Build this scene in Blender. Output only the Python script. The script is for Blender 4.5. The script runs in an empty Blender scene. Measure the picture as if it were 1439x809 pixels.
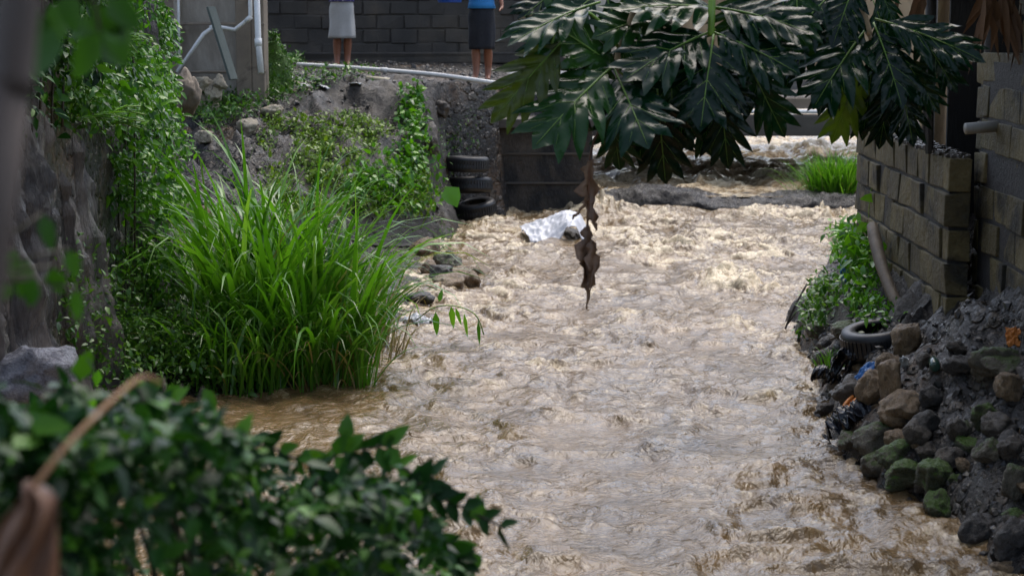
import bpy, bmesh, math, random
import numpy as np
from mathutils import Vector, Matrix
from mathutils.geometry import delaunay_2d_cdt

SEED = 7
random.seed(SEED)
rng = np.random.default_rng(SEED)
scene = bpy.context.scene
C = scene.collection
R = math.radians

# ------------------------------------------------------------------ camera geometry
FPX, CAMZ, HZ = 2800.0, 2.8, 10.0
PITCH = math.atan((404.5 - HZ) / FPX)
CT, ST = math.cos(PITCH), math.sin(PITCH)

def P(px, py, Y):
    """world point seen at a photo pixel, standing Y metres ahead"""
    u = (px - 719.5) / FPX
    v = -(py - 404.5) / FPX
    s = Y / (CT + v * ST)
    return Vector((s * u, Y, CAMZ + s * (-ST + v * CT)))

# ------------------------------------------------------------------ noise
_perm = np.random.default_rng(99).permutation(512)
_perm = np.concatenate([_perm, _perm, _perm])
_grad = np.random.default_rng(5).normal(size=(512, 3))
_grad /= np.linalg.norm(_grad, axis=1)[:, None]

def noise3(p):
    p = np.asarray(p, float)
    i = np.floor(p).astype(int)
    f = p - i
    u = f * f * f * (f * (f * 6 - 15) + 10)
    i &= 511
    out = 0
    for dx in (0, 1):
        wx = u[:, 0] if dx else 1 - u[:, 0]
        for dy in (0, 1):
            wy = u[:, 1] if dy else 1 - u[:, 1]
            for dz in (0, 1):
                wz = u[:, 2] if dz else 1 - u[:, 2]
                h = _perm[_perm[_perm[(i[:, 0] + dx) & 511] + ((i[:, 1] + dy) & 511)] + ((i[:, 2] + dz) & 511)]
                g = _grad[h & 511]
                d = g[:, 0] * (f[:, 0] - dx) + g[:, 1] * (f[:, 1] - dy) + g[:, 2] * (f[:, 2] - dz)
                out = out + wx * wy * wz * d
    return out * 1.6

def fbm(p, oct=4, gain=.5, lac=2.03):
    p = np.asarray(p, float)
    a, s = 1.0, 0
    for k in range(oct):
        s = s + a * noise3(p + 17.3 * k)
        p = p * lac
        a *= gain
    return s

def sstep(a, b, x):
    t = np.clip((x - a) / (b - a), 0, 1)
    return t * t * (3 - 2 * t)

# ------------------------------------------------------------------ mesh helpers
def link(o, parent=None):
    C.objects.link(o)
    if parent is not None:
        o.parent = parent
    return o

def mesh_obj(name, verts, faces, mat, parent=None, smooth=True, loc=None):
    me = bpy.data.meshes.new(name)
    me.from_pydata([tuple(v) for v in verts], [], [tuple(f) for f in faces])
    if mat is not None:
        me.materials.append(mat)
    me.polygons.foreach_set('use_smooth', [smooth] * len(me.polygons))
    me.update()
    o = bpy.data.objects.new(name, me)
    if loc is not None:
        o.location = loc
    return link(o, parent)

def np_mesh(name, V, F, mat, parent=None, smooth=True):
    """V (n,3) array, F (m,k) array of one face size"""
    me = bpy.data.meshes.new(name)
    n, (m, k) = len(V), F.shape
    me.vertices.add(n)
    me.vertices.foreach_set('co', np.asarray(V, np.float32).ravel())
    me.loops.add(m * k)
    me.loops.foreach_set('vertex_index', F.astype(np.int32).ravel())
    me.polygons.add(m)
    me.polygons.foreach_set('loop_start', np.arange(0, m * k, k, dtype=np.int32))
    me.polygons.foreach_set('use_smooth', np.full(m, smooth))
    me.update(calc_edges=True)
    me.validate()
    if mat is not None:
        me.materials.append(mat)
    o = bpy.data.objects.new(name, me)
    return link(o, parent)

class MB:
    def __init__(s):
        s.v, s.f = [], []
    def add(s, vs, fs):
        b = len(s.v)
        s.v += [tuple(v) for v in vs]
        s.f += [tuple(b + i for i in f) for f in fs]
    def box(s, c, size, rz=0, jit=0, M=None):
        hx, hy, hz = size[0] / 2, size[1] / 2, size[2] / 2
        vs = []
        cr, sr = math.cos(rz), math.sin(rz)
        for x, y, z in ((-1,-1,-1),(1,-1,-1),(1,1,-1),(-1,1,-1),(-1,-1,1),(1,-1,1),(1,1,1),(-1,1,1)):
            q = Vector((x*hx + random.uniform(-jit, jit), y*hy + random.uniform(-jit, jit), z*hz + random.uniform(-jit, jit)))
            if M is not None:
                q = M @ q
            else:
                q = Vector((q.x*cr - q.y*sr, q.x*sr + q.y*cr, q.z))
            vs.append(q + Vector(c))
        s.add(vs, [(0,3,2,1),(4,5,6,7),(0,1,5,4),(1,2,6,5),(2,3,7,6),(3,0,4,7)])
    def tube(s, pts, rad, n=8, cap=True):
        pts = [Vector(p) for p in pts]
        if not hasattr(rad, '__len__'):
            rad = [rad] * len(pts)
        rings, prev = [], None
        for i, p in enumerate(pts):
            t = (pts[min(i+1, len(pts)-1)] - pts[max(i-1, 0)]).normalized()
            if prev is None:
                a = t.cross(Vector((0.3, 0.2, 1)))
                if a.length < .1: a = t.cross(Vector((1, 0, 0)))
            else:
                a = prev - t * prev.dot(t)
            a.normalize(); prev = a
            b = t.cross(a)
            rings.append([p + (a*math.cos(2*math.pi*k/n) + b*math.sin(2*math.pi*k/n)) * rad[i] for k in range(n)])
        vs = [v for r in rings for v in r]
        fs = []
        for i in range(len(rings)-1):
            for k in range(n):
                fs.append((i*n+k, i*n+(k+1)%n, (i+1)*n+(k+1)%n, (i+1)*n+k))
        if cap:
            fs.append(tuple(reversed(range(n))))
            fs.append(tuple(range((len(rings)-1)*n, len(rings)*n)))
        s.add(vs, fs)
    def build(s, name, mat, parent=None, smooth=False, bevel=0, loc=None):
        o = mesh_obj(name, s.v, s.f, mat, parent, smooth, loc)
        if bevel:
            m = o.modifiers.new('bevel', 'BEVEL'); m.width = bevel; m.segments = 2; m.limit_method = 'ANGLE'
        return o

def spline(pts, n=6):
    pts = [Vector(p) for p in pts]
    out = []
    for i in range(len(pts)-1):
        p0, p1, p2, p3 = pts[max(i-1,0)], pts[i], pts[i+1], pts[min(i+2,len(pts)-1)]
        for k in range(n):
            t = k / n
            out.append(.5*((2*p1) + (p2-p0)*t + (2*p0-5*p1+4*p2-p3)*t*t + (3*p1-p0-3*p2+p3)*t**3))
    out.append(pts[-1])
    return out

def tag(o, label=None, cat=None, group=None, kind=None):
    if label: o['label'] = label
    if cat: o['category'] = cat
    if group: o['group'] = group
    if kind: o['kind'] = kind
    return o

def thing(name, label, cat, loc=(0,0,0), group=None):
    o = bpy.data.objects.new(name, None)
    o.empty_display_size = .1
    o.location = loc
    link(o)
    return tag(o, label, cat, group)

# ------------------------------------------------------------------ materials
def col(r, g, b):
    f = lambda c: (c/255/12.92 if c/255 <= .04045 else ((c/255+.055)/1.055)**2.4)
    return (f(r), f(g), f(b), 1)

def new_mat(name):
    m = bpy.data.materials.new(name)
    m.use_nodes = True
    nt = m.node_tree
    return m, nt, nt.nodes['Principled BSDF']

def ramp(nt, fac, cols):
    r = nt.nodes.new('ShaderNodeValToRGB')
    e = r.color_ramp.elements
    n = len(cols)
    while len(e) < n: e.new(.5)
    for i, c in enumerate(cols):
        if len(c) == 2: pos, c = c
        else: pos = i / max(n-1, 1)
        e[i].position = pos
        e[i].color = c
    nt.links.new(fac, r.inputs[0])
    return r.outputs[0]

def mapped(nt, scale=(1,1,1), coord='Object'):
    tc = nt.nodes.new('ShaderNodeTexCoord')
    mp = nt.nodes.new('ShaderNodeMapping')
    mp.inputs['Scale'].default_value = scale
    nt.links.new(tc.outputs[coord], mp.inputs[0])
    return mp.outputs[0]

def noise_tex(nt, vec, scale, detail=6, rough=.6, dist=0):
    n = nt.nodes.new('ShaderNodeTexNoise')
    n.inputs['Scale'].default_value = scale
    n.inputs['Detail'].default_value = detail
    n.inputs['Roughness'].default_value = rough
    n.inputs['Distortion'].default_value = dist
    nt.links.new(vec, n.inputs['Vector'])
    return n.outputs['Fac']

def mix(nt, fac, a, b, mode='MIX'):
    m = nt.nodes.new('ShaderNodeMix'); m.data_type = 'RGBA'; m.blend_type = mode
    for sock, v in ((m.inputs[0], fac), (m.inputs[6], a), (m.inputs[7], b)):
        if hasattr(v, 'is_output'): nt.links.new(v, sock)
        else: sock.default_value = v
    return m.outputs[2]

def math_node(nt, op, a, b=0.0, clamp=False):
    m = nt.nodes.new('ShaderNodeMath'); m.operation = op; m.use_clamp = clamp
    for sock, v in ((m.inputs[0], a), (m.inputs[1], b)):
        if hasattr(v, 'is_output'): nt.links.new(v, sock)
        else: sock.default_value = v
    return m.outputs[0]

def island(nt):
    return nt.nodes.new('ShaderNodeNewGeometry').outputs['Random Per Island']

def surf_mat(name, cols, scale=4, rough=(.4,.7), bump=.4, bdist=.02, stretch=(1,1,1), vary=0, stain=None, bscale=None, coord='Object', spec=.5, dist=.4, moss=None):
    m, nt, b = new_mat(name)
    vec = mapped(nt, stretch, coord)
    n1 = noise_tex(nt, vec, scale, 8, .65, dist)
    c = ramp(nt, n1, [(.25 + .5*i/max(len(cols)-1,1), k) for i, k in enumerate(cols)])
    n2 = noise_tex(nt, vec, scale*6.3, 5, .7)
    c = mix(nt, .35, c, ramp(nt, n2, [(.3,(.45,.45,.45,1)),(.7,(1,1,1,1))]), 'MULTIPLY')
    if vary:
        r = island(nt)
        k = ramp(nt, r, [(0,(1-vary,1-vary,1-vary,1)),(1,(1,1,1,1))])
        c = mix(nt, 1, c, k, 'MULTIPLY')
    if stain:
        n3 = noise_tex(nt, vec, stain[1], 4, .6, .6)
        f = ramp(nt, n3, [(stain[2],(0,0,0,1)),(stain[2]+.12,(1,1,1,1))])
        c = mix(nt, f, c, stain[0])
    if moss:
        ge = nt.nodes.new('ShaderNodeNewGeometry')
        sx = nt.nodes.new('ShaderNodeSeparateXYZ')
        nt.links.new(ge.outputs['Normal'], sx.inputs[0])
        n4 = noise_tex(nt, vec, moss[1], 5, .7, .3)
        s = math_node(nt, 'ADD', math_node(nt, 'MULTIPLY', sx.outputs[2], .35), n4)
        f = ramp(nt, s, [(moss[2],(0,0,0,1)),(min(moss[2]+.1,1),(1,1,1,1))])
        c = mix(nt, f, c, moss[0])
    nt.links.new(c, b.inputs['Base Color'])
    rr = nt.nodes.new('ShaderNodeMapRange')
    rr.inputs['To Min'].default_value, rr.inputs['To Max'].default_value = rough
    rr.inputs['From Min'].default_value, rr.inputs['From Max'].default_value = .3, .7
    nt.links.new(n2, rr.inputs[0]); nt.links.new(rr.outputs[0], b.inputs['Roughness'])
    b.inputs['Specular IOR Level'].default_value = spec
    if bump:
        nb = noise_tex(nt, vec, bscale or scale*5, 8, .7)
        bp = nt.nodes.new('ShaderNodeBump')
        bp.inputs['Strength'].default_value = bump
        bp.inputs['Distance'].default_value = bdist
        nt.links.new(nb, bp.inputs['Height'])
        nt.links.new(bp.outputs[0], b.inputs['Normal'])
    return m

def leaf_mat(name, cols, rough=.35, trans=.3, spec=.5, obj=False, bump=0):
    m, nt, b = new_mat(name)
    if obj:
        r = nt.nodes.new('ShaderNodeObjectInfo').outputs['Random']
    else:
        r = island(nt)
    c = ramp(nt, r, cols)
    vec = mapped(nt, (1,1,1))
    n1 = noise_tex(nt, vec, 4, 2, .5)
    c = mix(nt, .4, c, ramp(nt, n1, [(.3,(.5,.5,.5,1)),(.7,(1,1,1,1))]), 'MULTIPLY')
    nt.links.new(c, b.inputs['Base Color'])
    b.inputs['Roughness'].default_value = rough
    b.inputs['Specular IOR Level'].default_value = spec
    t = nt.nodes.new('ShaderNodeBsdfTranslucent')
    tc = mix(nt, 1, c, (1.0, 1.15, .35, 1), 'MULTIPLY')
    nt.links.new(tc, t.inputs[0])
    ms = nt.nodes.new('ShaderNodeMixShader')
    ms.inputs[0].default_value = trans
    nt.links.new(b.outputs[0], ms.inputs[1]); nt.links.new(t.outputs[0], ms.inputs[2])
    nt.links.new(ms.outputs[0], nt.nodes['Material Output'].inputs[0])
    if bump:
        nb = noise_tex(nt, vec, 13, 3, .5, .3)
        bp = nt.nodes.new('ShaderNodeBump'); bp.inputs['Strength'].default_value = bump; bp.inputs['Distance'].default_value = .05
        nt.links.new(nb, bp.inputs['Height']); nt.links.new(bp.outputs[0], b.inputs['Normal'])
    return m

def plain_mat(name, c, rough=.5, metal=0, spec=.5, vary=.25, scale=8, bump=.1):
    return surf_mat(name, [tuple(x*(1-vary) for x in c[:3])+(1,), c], scale, (rough*.8, min(rough*1.2,1)), bump, .01, spec=spec)

def pebble_mat():
    m, nt, b = new_mat('wet stony mud')
    vec = mapped(nt)
    n1 = noise_tex(nt, vec, 2.4, 8, .66, .5)
    c = ramp(nt, n1, [(.28, col(17,16,15)), (.5, col(32,29,27)), (.80, col(72,67,61))])
    n0 = noise_tex(nt, vec, 1.0, 5, .6, .4)
    c = mix(nt, ramp(nt, n0, [(.52,(0,0,0,1)),(.64,(1,1,1,1))]), c, col(92,72,52))
    ht = None
    for sc, seed, thr in ((9, 0, .40), (24, 3, .46)):
        v = nt.nodes.new('ShaderNodeTexVoronoi'); v.inputs['Scale'].default_value = sc
        mp = nt.nodes.new('ShaderNodeMapping'); mp.inputs['Location'].default_value = (seed, seed*2, seed)
        nw = nt.nodes.new('ShaderNodeTexNoise'); nw.inputs['Scale'].default_value = sc*.8
        nt.links.new(vec, nw.inputs['Vector'])
        mx = mix(nt, .06, vec, nw.outputs['Color'], 'ADD')
        nt.links.new(mx, mp.inputs[0]); nt.links.new(mp.outputs[0], v.inputs['Vector'])
        sp = nt.nodes.new('ShaderNodeSeparateColor'); nt.links.new(v.outputs['Color'], sp.inputs[0])
        on = ramp(nt, sp.outputs[0], [(thr,(0,0,0,1)),(thr+.02,(1,1,1,1))])
        dome = ramp(nt, v.outputs['Distance'], [(0,(1,1,1,1)),(.42,(.75,.75,.75,1)),(.55,(0,0,0,1))])
        k = math_node(nt, 'MULTIPLY', on, dome)
        pc = ramp(nt, sp.outputs[1], [(0, col(24,22,20)), (.5, col(46,41,36)), (.85, col(76,67,54)), (1, col(116,108,98))])
        c = mix(nt, ramp(nt, k, [(.2,(0,0,0,1)),(.6,(.8,.8,.8,1))]), c, pc)
        hk = math_node(nt, 'MULTIPLY', k, 3.0/sc)
        ht = hk if ht is None else math_node(nt, 'ADD', ht, hk)
    nb = noise_tex(nt, vec, 14, 8, .7)
    ht = math_node(nt, 'ADD', ht, math_node(nt, 'MULTIPLY', nb, .3))
    nt.links.new(c, b.inputs['Base Color'])
    rr = nt.nodes.new('ShaderNodeMapRange'); rr.inputs['To Min'].default_value = .12; rr.inputs['To Max'].default_value = .5
    rr.inputs['From Min'].default_value = .3; rr.inputs['From Max'].default_value = .7
    nt.links.new(nb, rr.inputs[0]); nt.links.new(rr.outputs[0], b.inputs['Roughness'])
    bp = nt.nodes.new('ShaderNodeBump'); bp.inputs['Strength'].default_value = 1; bp.inputs['Distance'].default_value = .12
    nt.links.new(ht, bp.inputs['Height']); nt.links.new(bp.outputs[0], b.inputs['Normal'])
    return m

M = {}
def make_materials():
    M['mud'] = pebble_mat()
    M['rock_face'] = surf_mat('streaked rock', [col(30,28,31), col(76,71,71), col(126,117,110), col(58,53,55)], 2.2, (.16,.5), 1.0, .08, stretch=(1.6,1.6,.28), bscale=9, stain=(col(44,60,34), 1.5, .6))
    M['block'] = surf_mat('mossy block', [col(58,52,34), col(116,104,66), col(148,133,92)], 2.6, (.45,.85), 1, .04, vary=.5, bscale=18, stain=(col(40,38,28), 1.9, .54))
    M['mortar'] = surf_mat('mortar', [col(36,35,35), col(66,64,64)], 9, (.5,.8), .9, .03, bscale=30)
    M['darkwall'] = surf_mat('soot dark block', [col(34,33,32), col(66,61,55), col(104,92,76)], .8, (.5,.8), .6, .02, vary=.12, bscale=30)
    M['tanwall'] = surf_mat('tan render', [col(142,118,88), col(176,150,116), col(188,168,138)], 1.2, (.6,.85), .3, .01, stretch=(1,1,.5), stain=(col(112,88,62), 1.6, .58))
    M['palewall'] = surf_mat('pale render', [col(196,186,166), col(220,212,196)], 1.5, (.6,.85), .2, .01, stretch=(1,1,.35), stain=(col(120,84,60), 2.4, .66))
    M['concrete'] = surf_mat('old concrete', [col(116,106,94), col(166,156,142), col(188,180,168)], 1.8, (.5,.8), .5, .015, stretch=(1.4,1.4,.5), bscale=25, stain=(col(74,66,56), 1.3, .56))
    M['post'] = surf_mat('concrete post', [col(110,98,84), col(140,126,108)], 3, (.6,.85), .4, .01, stain=(col(66,56,46), 2.2, .58))
    M['abutment'] = surf_mat('stained abutment', [col(40,37,33), col(70,62,53), col(98,88,76)], 2.0, (.35,.75), .9, .04, stretch=(1.2,1.2,.75), bscale=12, stain=(col(26,25,24), 1.2, .48), dist=1.2)
    M['deck'] = surf_mat('wet deck', [col(58,54,50), col(98,92,86), col(120,114,108)], 3, (.12,.45), .6, .02, stretch=(.4,1,1))
    M['beam'] = surf_mat('bridge beam', [col(66,62,58), col(98,92,84)], 2.5, (.45,.75), .4, .01, stretch=(.5,1,1))
    M['weir'] = surf_mat('wet black weir', [col(16,15,15), col(34,31,31)], 4, (.10,.45), 1.0, .09, bscale=9, stretch=(1,.4,1), stain=(col(150,146,142), 6, .62), spec=.5)
    M['cream'] = surf_mat('cream stone', [col(150,136,112), col(196,184,160)], 3, (.5,.8), .6, .02, stain=(col(84,74,60), 3, .55))
    M['stone_tan'] = surf_mat('tan stone', [col(78,63,46), col(132,110,82), col(162,140,110)], 2.0, (.14,.55), .9, .035, bscale=5, stain=(col(74,66,54), 3, .58))
    M['stone_grey'] = surf_mat('grey stone', [col(42,38,34), col(78,71,62), col(110,99,86)], 2.0, (.14,.55), .9, .035, bscale=5)
    M['stone_dark'] = surf_mat('dark wet stone', [col(38,37,37), col(66,63,60), col(84,78,70)], 2.0, (.14,.55), .9, .035, bscale=5)
    M['stone_moss'] = surf_mat('mossy stone', [col(52,50,44), col(96,90,76), col(120,112,96)], 2.0, (.14,.55), .9, .035, bscale=5, moss=(col(62,80,26), 5, .68))
    M['gravel'] = surf_mat('gravel', [col(26,25,24), col(54,50,46), col(98,90,80)], 6, (.25,.6), .3, .01, vary=.75)
    M['boulder'] = surf_mat('wet pale boulder', [col(90,90,100), col(176,176,188), col(206,206,214)], 4, (.12,.4), 1, .05, bscale=12)
    M['heap'] = surf_mat('rough heap', [col(22,20,20), col(44,41,39), col(74,70,67)], 5, (.18,.55), 1, .07, bscale=22)
    M['bank_face'] = surf_mat('wet bank face', [col(20,18,17), col(44,40,36), col(70,64,56), col(92,86,80)], 1.5, (.2,.5), 1, .06, bscale=7, stain=(col(70,52,38), 1.3, .60), dist=.8, spec=.4)
    M['slime'] = surf_mat('algae stone', [col(40,40,34), col(62,66,36), col(96,90,70)], 2.0, (.14,.55), .9, .035, bscale=5, moss=(col(66,94,22), 4, .60))
    M['pvc'] = plain_mat('white pvc', col(236,236,232), .4, vary=.2)
    M['pvc_cream'] = plain_mat('cream pvc', col(196,186,156), .5, vary=.25)
    M['grey_pipe'] = plain_mat('grey pipe', col(150,148,140), .55, vary=.3)
    M['plank'] = surf_mat('green grey plank', [col(58,68,62), col(92,100,92)], 6, (.5,.8), .4, .01, stretch=(1,1,.15))
    M['wood'] = surf_mat('weathered wood', [col(48,41,33), col(86,74,58), col(112,98,78)], 9, (.5,.8), .6, .012, stretch=(1,1,.12))
    M['dark_wood'] = surf_mat('dark wood', [col(38,34,30), col(66,58,50)], 8, (.5,.8), .6, .012, stretch=(1,1,.15))
    M['recess_black'] = surf_mat('recess shade black', [col(20,18,17), col(40,35,31)], 8, (.6,.9), .5, .012, stretch=(1,1,.15))  # near-black: the shade of the shed recess put into the colour
    M['bark'] = surf_mat('tan bark', [col(120,98,72), col(170,146,112), col(188,164,130)], 6, (.6,.85), .7, .015, stretch=(1,1,.35))
    M['pole'] = surf_mat('blurred pole', [col(56,36,28), col(74,62,56), col(84,74,68)], 6, (.5,.8), .4, .01, stretch=(1,1,.2))
    M['tyre'] = plain_mat('tyre rubber', col(34,35,38), .45, vary=.3)
    M['sheet'] = surf_mat('white sheet', [col(196,198,204), col(226,226,228)], 5, (.3,.5), .3, .02, stain=(col(178,164,140), 3, .66))
    M['blue_plastic'] = plain_mat('blue plastic', col(66,128,196), .35, vary=.25)
    M['black_plastic'] = plain_mat('black plastic', col(32,34,42), .25, vary=.3)
    M['orange'] = plain_mat('orange cloth', col(206,124,46), .6, vary=.35)
    M['white_scrap'] = plain_mat('white scrap', col(214,214,210), .5, vary=.15)
    M['glass_green'] = plain_mat('green bottle', col(52,78,66), .12, vary=.2)
    M['tin'] = surf_mat('rusty tin', [col(70,50,38), col(110,84,64), col(128,116,104)], 3, (.4,.7), .2, .01)
    M['thatch'] = surf_mat('dry leaf', [col(92,66,46), col(140,106,76)], 6, (.5,.8), .5, .01, stretch=(1,1,.2))
    M['dead_hang'] = surf_mat('dried hanging leaf', [col(74,52,40), col(120,90,68), col(152,120,92)], 7, (.35,.6), .5, .01)
    M['dead'] = surf_mat('dead leaf', [col(54,34,24), col(100,64,42), col(140,96,64)], 7, (.35,.6), .5, .01)
    M['stalk'] = surf_mat('dead stalk', [col(120,84,52), col(160,118,76)], 8, (.4,.7), .3, .01)
    M['stem'] = surf_mat('green stem', [col(92,130,40), col(140,176,66)], 6, (.3,.5), .1, .01)
    M['stem_dark'] = surf_mat('dark stem', [col(46,42,30), col(74,66,46)], 8, (.5,.8), .2, .01)
    M['bread'] = leaf_mat('breadfruit leaf', [(0,(.002,.012,.005,1)),(.5,(.003,.021,.007,1)),(.85,(.007,.036,.009,1)),(1,(.024,.065,.010,1))], .17, .10, .22, obj=True)
    M['bread_backlit'] = leaf_mat('backlit leaf tint', [(0,(.040,.060,.008,1)),(1,(.050,.075,.010,1))], .32, .45, .5, obj=True)  # backlight put into the colour: yellower, more translucent copy of the leaf
    M['rib'] = surf_mat('leaf rib', [col(84,116,42), col(116,150,58)], 6, (.3,.5), .1, .01)
    M['grass'] = leaf_mat('tall grass', [(0,(.05,.15,.015,1)),(.35,(.10,.27,.022,1)),(.8,(.16,.38,.035,1)),(.96,(.24,.42,.09,1)),(1,(.30,.24,.10,1))], .28, .38, .5)
    M['dry_grass'] = leaf_mat('dry grass', [(0,(.20,.14,.06,1)),(1,(.42,.33,.16,1))], .5, .3)
    M['vine'] = leaf_mat('vine leaf', [(0,(.03,.11,.010,1)),(.5,(.085,.25,.016,1)),(.85,(.15,.37,.02,1)),(1,(.22,.45,.04,1))], .30, .38)
    M['weed'] = leaf_mat('weed leaf', [(0,(.03,.09,.014,1)),(.5,(.075,.20,.022,1)),(1,(.17,.33,.05,1))], .35, .3)
    M['moss_leaf'] = leaf_mat('creeping moss fern', [(0,(.09,.17,.015,1)),(.6,(.17,.29,.022,1)),(1,(.27,.38,.05,1))], .45, .3)
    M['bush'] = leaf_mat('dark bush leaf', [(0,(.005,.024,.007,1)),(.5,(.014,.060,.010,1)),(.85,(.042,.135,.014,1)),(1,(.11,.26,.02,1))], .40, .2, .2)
    M['shade_leaf'] = leaf_mat('near leaf', [(0,(.02,.07,.012,1)),(1,(.05,.14,.016,1))], .35, .35)
    M['mango'] = leaf_mat('canopy leaf', [(0,(.015,.05,.014,1)),(1,(.04,.11,.02,1))], .35, .2)
    M['skin'] = plain_mat('brown skin', col(142,90,64), .5, vary=.12, bump=0)
    M['hair'] = plain_mat('black hair', col(24,22,22), .6, vary=.2)
    M['grey_skirt'] = plain_mat('grey skirt cloth', col(186,184,180), .85, vary=.08)
    M['black_skirt'] = plain_mat('black denim', col(28,31,40), .8, vary=.25)
    M['blue_shirt'] = plain_mat('blue shirt', col(44,136,206), .7, vary=.12)
    M['blue_tub'] = plain_mat('blue tub', col(30,84,176), .4, vary=.1)
    M['eye'] = plain_mat('eye white', col(220,216,208), .3, vary=0, bump=0)
    # purple patterned blouse
    m, nt, b = new_mat('purple print')
    vec = mapped(nt)
    v = nt.nodes.new('ShaderNodeTexVoronoi'); v.inputs['Scale'].default_value = 22; nt.links.new(vec, v.inputs['Vector'])
    nt.links.new(ramp(nt, v.outputs['Distance'], [(.25,col(206,200,214)),(.4,col(104,96,150)),(.8,col(76,70,124))]), b.inputs['Base Color'])
    b.inputs['Roughness'].default_value = .8
    M['purple'] = m

def water_mat(name, base, foam):
    """silty water: brown body, paler aerated crests, glossy broken surface"""
    m, nt, b = new_mat(name)
    at = nt.nodes.new('ShaderNodeAttribute'); at.attribute_name = 'foam'
    vec = mapped(nt, (1, .75, 1))
    n1 = noise_tex(nt, vec, 1.6, 7, .65, 1.0)
    c = ramp(nt, n1, [(.3, base[0]), (.7, base[1])])
    n2 = noise_tex(nt, vec, 10, 9, .74, 1.8)
    f = math_node(nt, 'ADD', at.outputs['Fac'], math_node(nt, 'MULTIPLY', math_node(nt, 'SUBTRACT', n2, .5), 1.3))
    fm = ramp(nt, f, [(.30,(0,0,0,1)),(.75,(1,1,1,1))])
    c = mix(nt, fm, c, foam)
    nt.links.new(c, b.inputs['Base Color'])
    rr = nt.nodes.new('ShaderNodeMapRange'); rr.inputs['To Min'].default_value = .07; rr.inputs['To Max'].default_value = .3
    nt.links.new(fm, rr.inputs[0]); nt.links.new(rr.outputs[0], b.inputs['Roughness'])
    b.inputs['IOR'].default_value = 1.46
    b.inputs['Specular IOR Level'].default_value = .5
    nb = noise_tex(nt, vec, 7, 4, .55, 1.2)
    nb2 = noise_tex(nt, vec, 19, 4, .6, 1.0)
    h = math_node(nt, 'ADD', nb, math_node(nt, 'MULTIPLY', nb2, .45))
    bp = nt.nodes.new('ShaderNodeBump'); bp.inputs['Strength'].default_value = 1.0; bp.inputs['Distance'].default_value = .03
    nt.links.new(h, bp.inputs['Height']); nt.links.new(bp.outputs[0], b.inputs['Normal'])
    return m

make_materials()

# ------------------------------------------------------------------ terrain
_LY = [0, 8, 9.5, 11, 13.2, 14.2, 14.7, 15.8, 17.4, 20.1, 22.5, 24.1, 26.1, 26.5, 26.7, 27.9, 28.1, 60]
_LX = [-2.7,-2.7,-2.65,-2.6,-2.35,-2.2,-1.5,-1.0,-.80,-.86,-.85,-.70,-.74,-.35,-.05,0.0,1.1, 1.1]
_RY = [0, 8, 9, 10.05, 10.7, 11.1, 11.5, 12.4, 13.5, 15.1, 16.7, 18.2, 20.1, 24.5, 28, 36, 60]
_RX = [3.2,2.75,2.55,2.44, 2.37, 2.30, 2.18, 2.08, 2.15, 2.32, 2.39, 2.62, 3.09, 4.25, 5.1, 9.0, 13]

def ground_h(X, Y, detail=True):
    X = np.asarray(X, float); Y = np.asarray(Y, float)
    q = np.stack([X, Y, 0*X], -1)
    wob = .10 * fbm(q*2.1, 3)
    dl = np.interp(Y, _LY, _LX) - X + wob
    dr = X - np.interp(Y, _RY, _RX) + wob
    # left bank
    Yb = np.interp(X, [-3.2, -2.6, -1.6, -.8, -.4], [18.4, 19.4, 22.0, 23.9, 24.7])
    Ye = np.interp(X, [-3.2, -.8, -.4], [25.3, 26.0, 26.4])
    t = np.clip((Y - Yb) / (Ye - Yb), 0, 1)
    top = np.interp(X, [-3, -.9, -.3, .1], [1.86, 1.82, 1.80, 1.76]) + .012*np.clip(Y-26, 0, 12)
    shelf = .05 + .20*np.clip(dl/1.1, 0, 1)
    hl = shelf + (top - shelf) * t**.85
    hl = hl * sstep(-.02, .22 + .5*(1-t), dl) + (-.4)*(1 - sstep(-.12, .08, dl))
    cliff = sstep(-2.95, -3.15, X) * sstep(17.35, 17.0, Y) * sstep(7.0, 9.5, Y)
    hl = hl*(1-cliff) + 3.25*cliff
    hl = np.where((Y > 28.2) & (X > -.1), np.where(dl > 0, 1.0, -.4), hl)
    # right bank
    edge = np.interp(Y, [8, 10.5, 12, 14, 16, 18], [1.5, 1.05, .90, .62, .60, .5])
    hgt = np.interp(Y, [8, 11, 12.5, 13.5, 15, 16.5, 18, 22], [.9, .9, .86, .66, .56, .50, .42, .30])
    hr = .04 + hgt * np.clip(dr/edge, 0, 1)**.8
    xw = np.where(Y > 16.4, .182*Y, 2.95)
    hr = hr + (1.25 - hr) * sstep(xw, xw+.4, X) * (Y > 9)
    hr = hr * sstep(-.03, .10, dr) + (-.4)*(1 - sstep(-.15, .05, dr))
    h = np.where(dl > dr, hl, hr)
    # near bank where the photographer stands
    near = 1.1 * sstep(7.2, 4.2, Y)
    h = np.maximum(h, near - .4*sstep(4.2, 7.2, Y))
    far = sstep(60, 75, Y)
    h = h*(1-far) + 2.1*far
    if detail:
        land = sstep(-.05, .2, h)
        r = 1 - np.abs(fbm(q*np.array([1.9, 1.5, 1]) + 3.1, 4))
        d = .06*fbm(q*3.4, 4) + .16*(r-.75)
        rocky = t*(1-t)*4*(X < 0)*(Y > 17) + .55*sstep(0, .3, dr)*(X > 1)*(Y < 24)
        strata = .10*np.abs(fbm(np.stack([X*1.3 + Y*.9, Y*.8 - X*.3, h*4], -1), 3))
        rid = 1 - np.abs(fbm(np.stack([X*2.6 + Y*1.1, Y*2.2 - X*.8, h*3], -1), 4))
        h = h + land*(.02*fbm(q*5, 3) + np.clip(rocky, 0, 1)*(1.3*d + 1.2*strata + .22*(rid-.7)))
    return h

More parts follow.
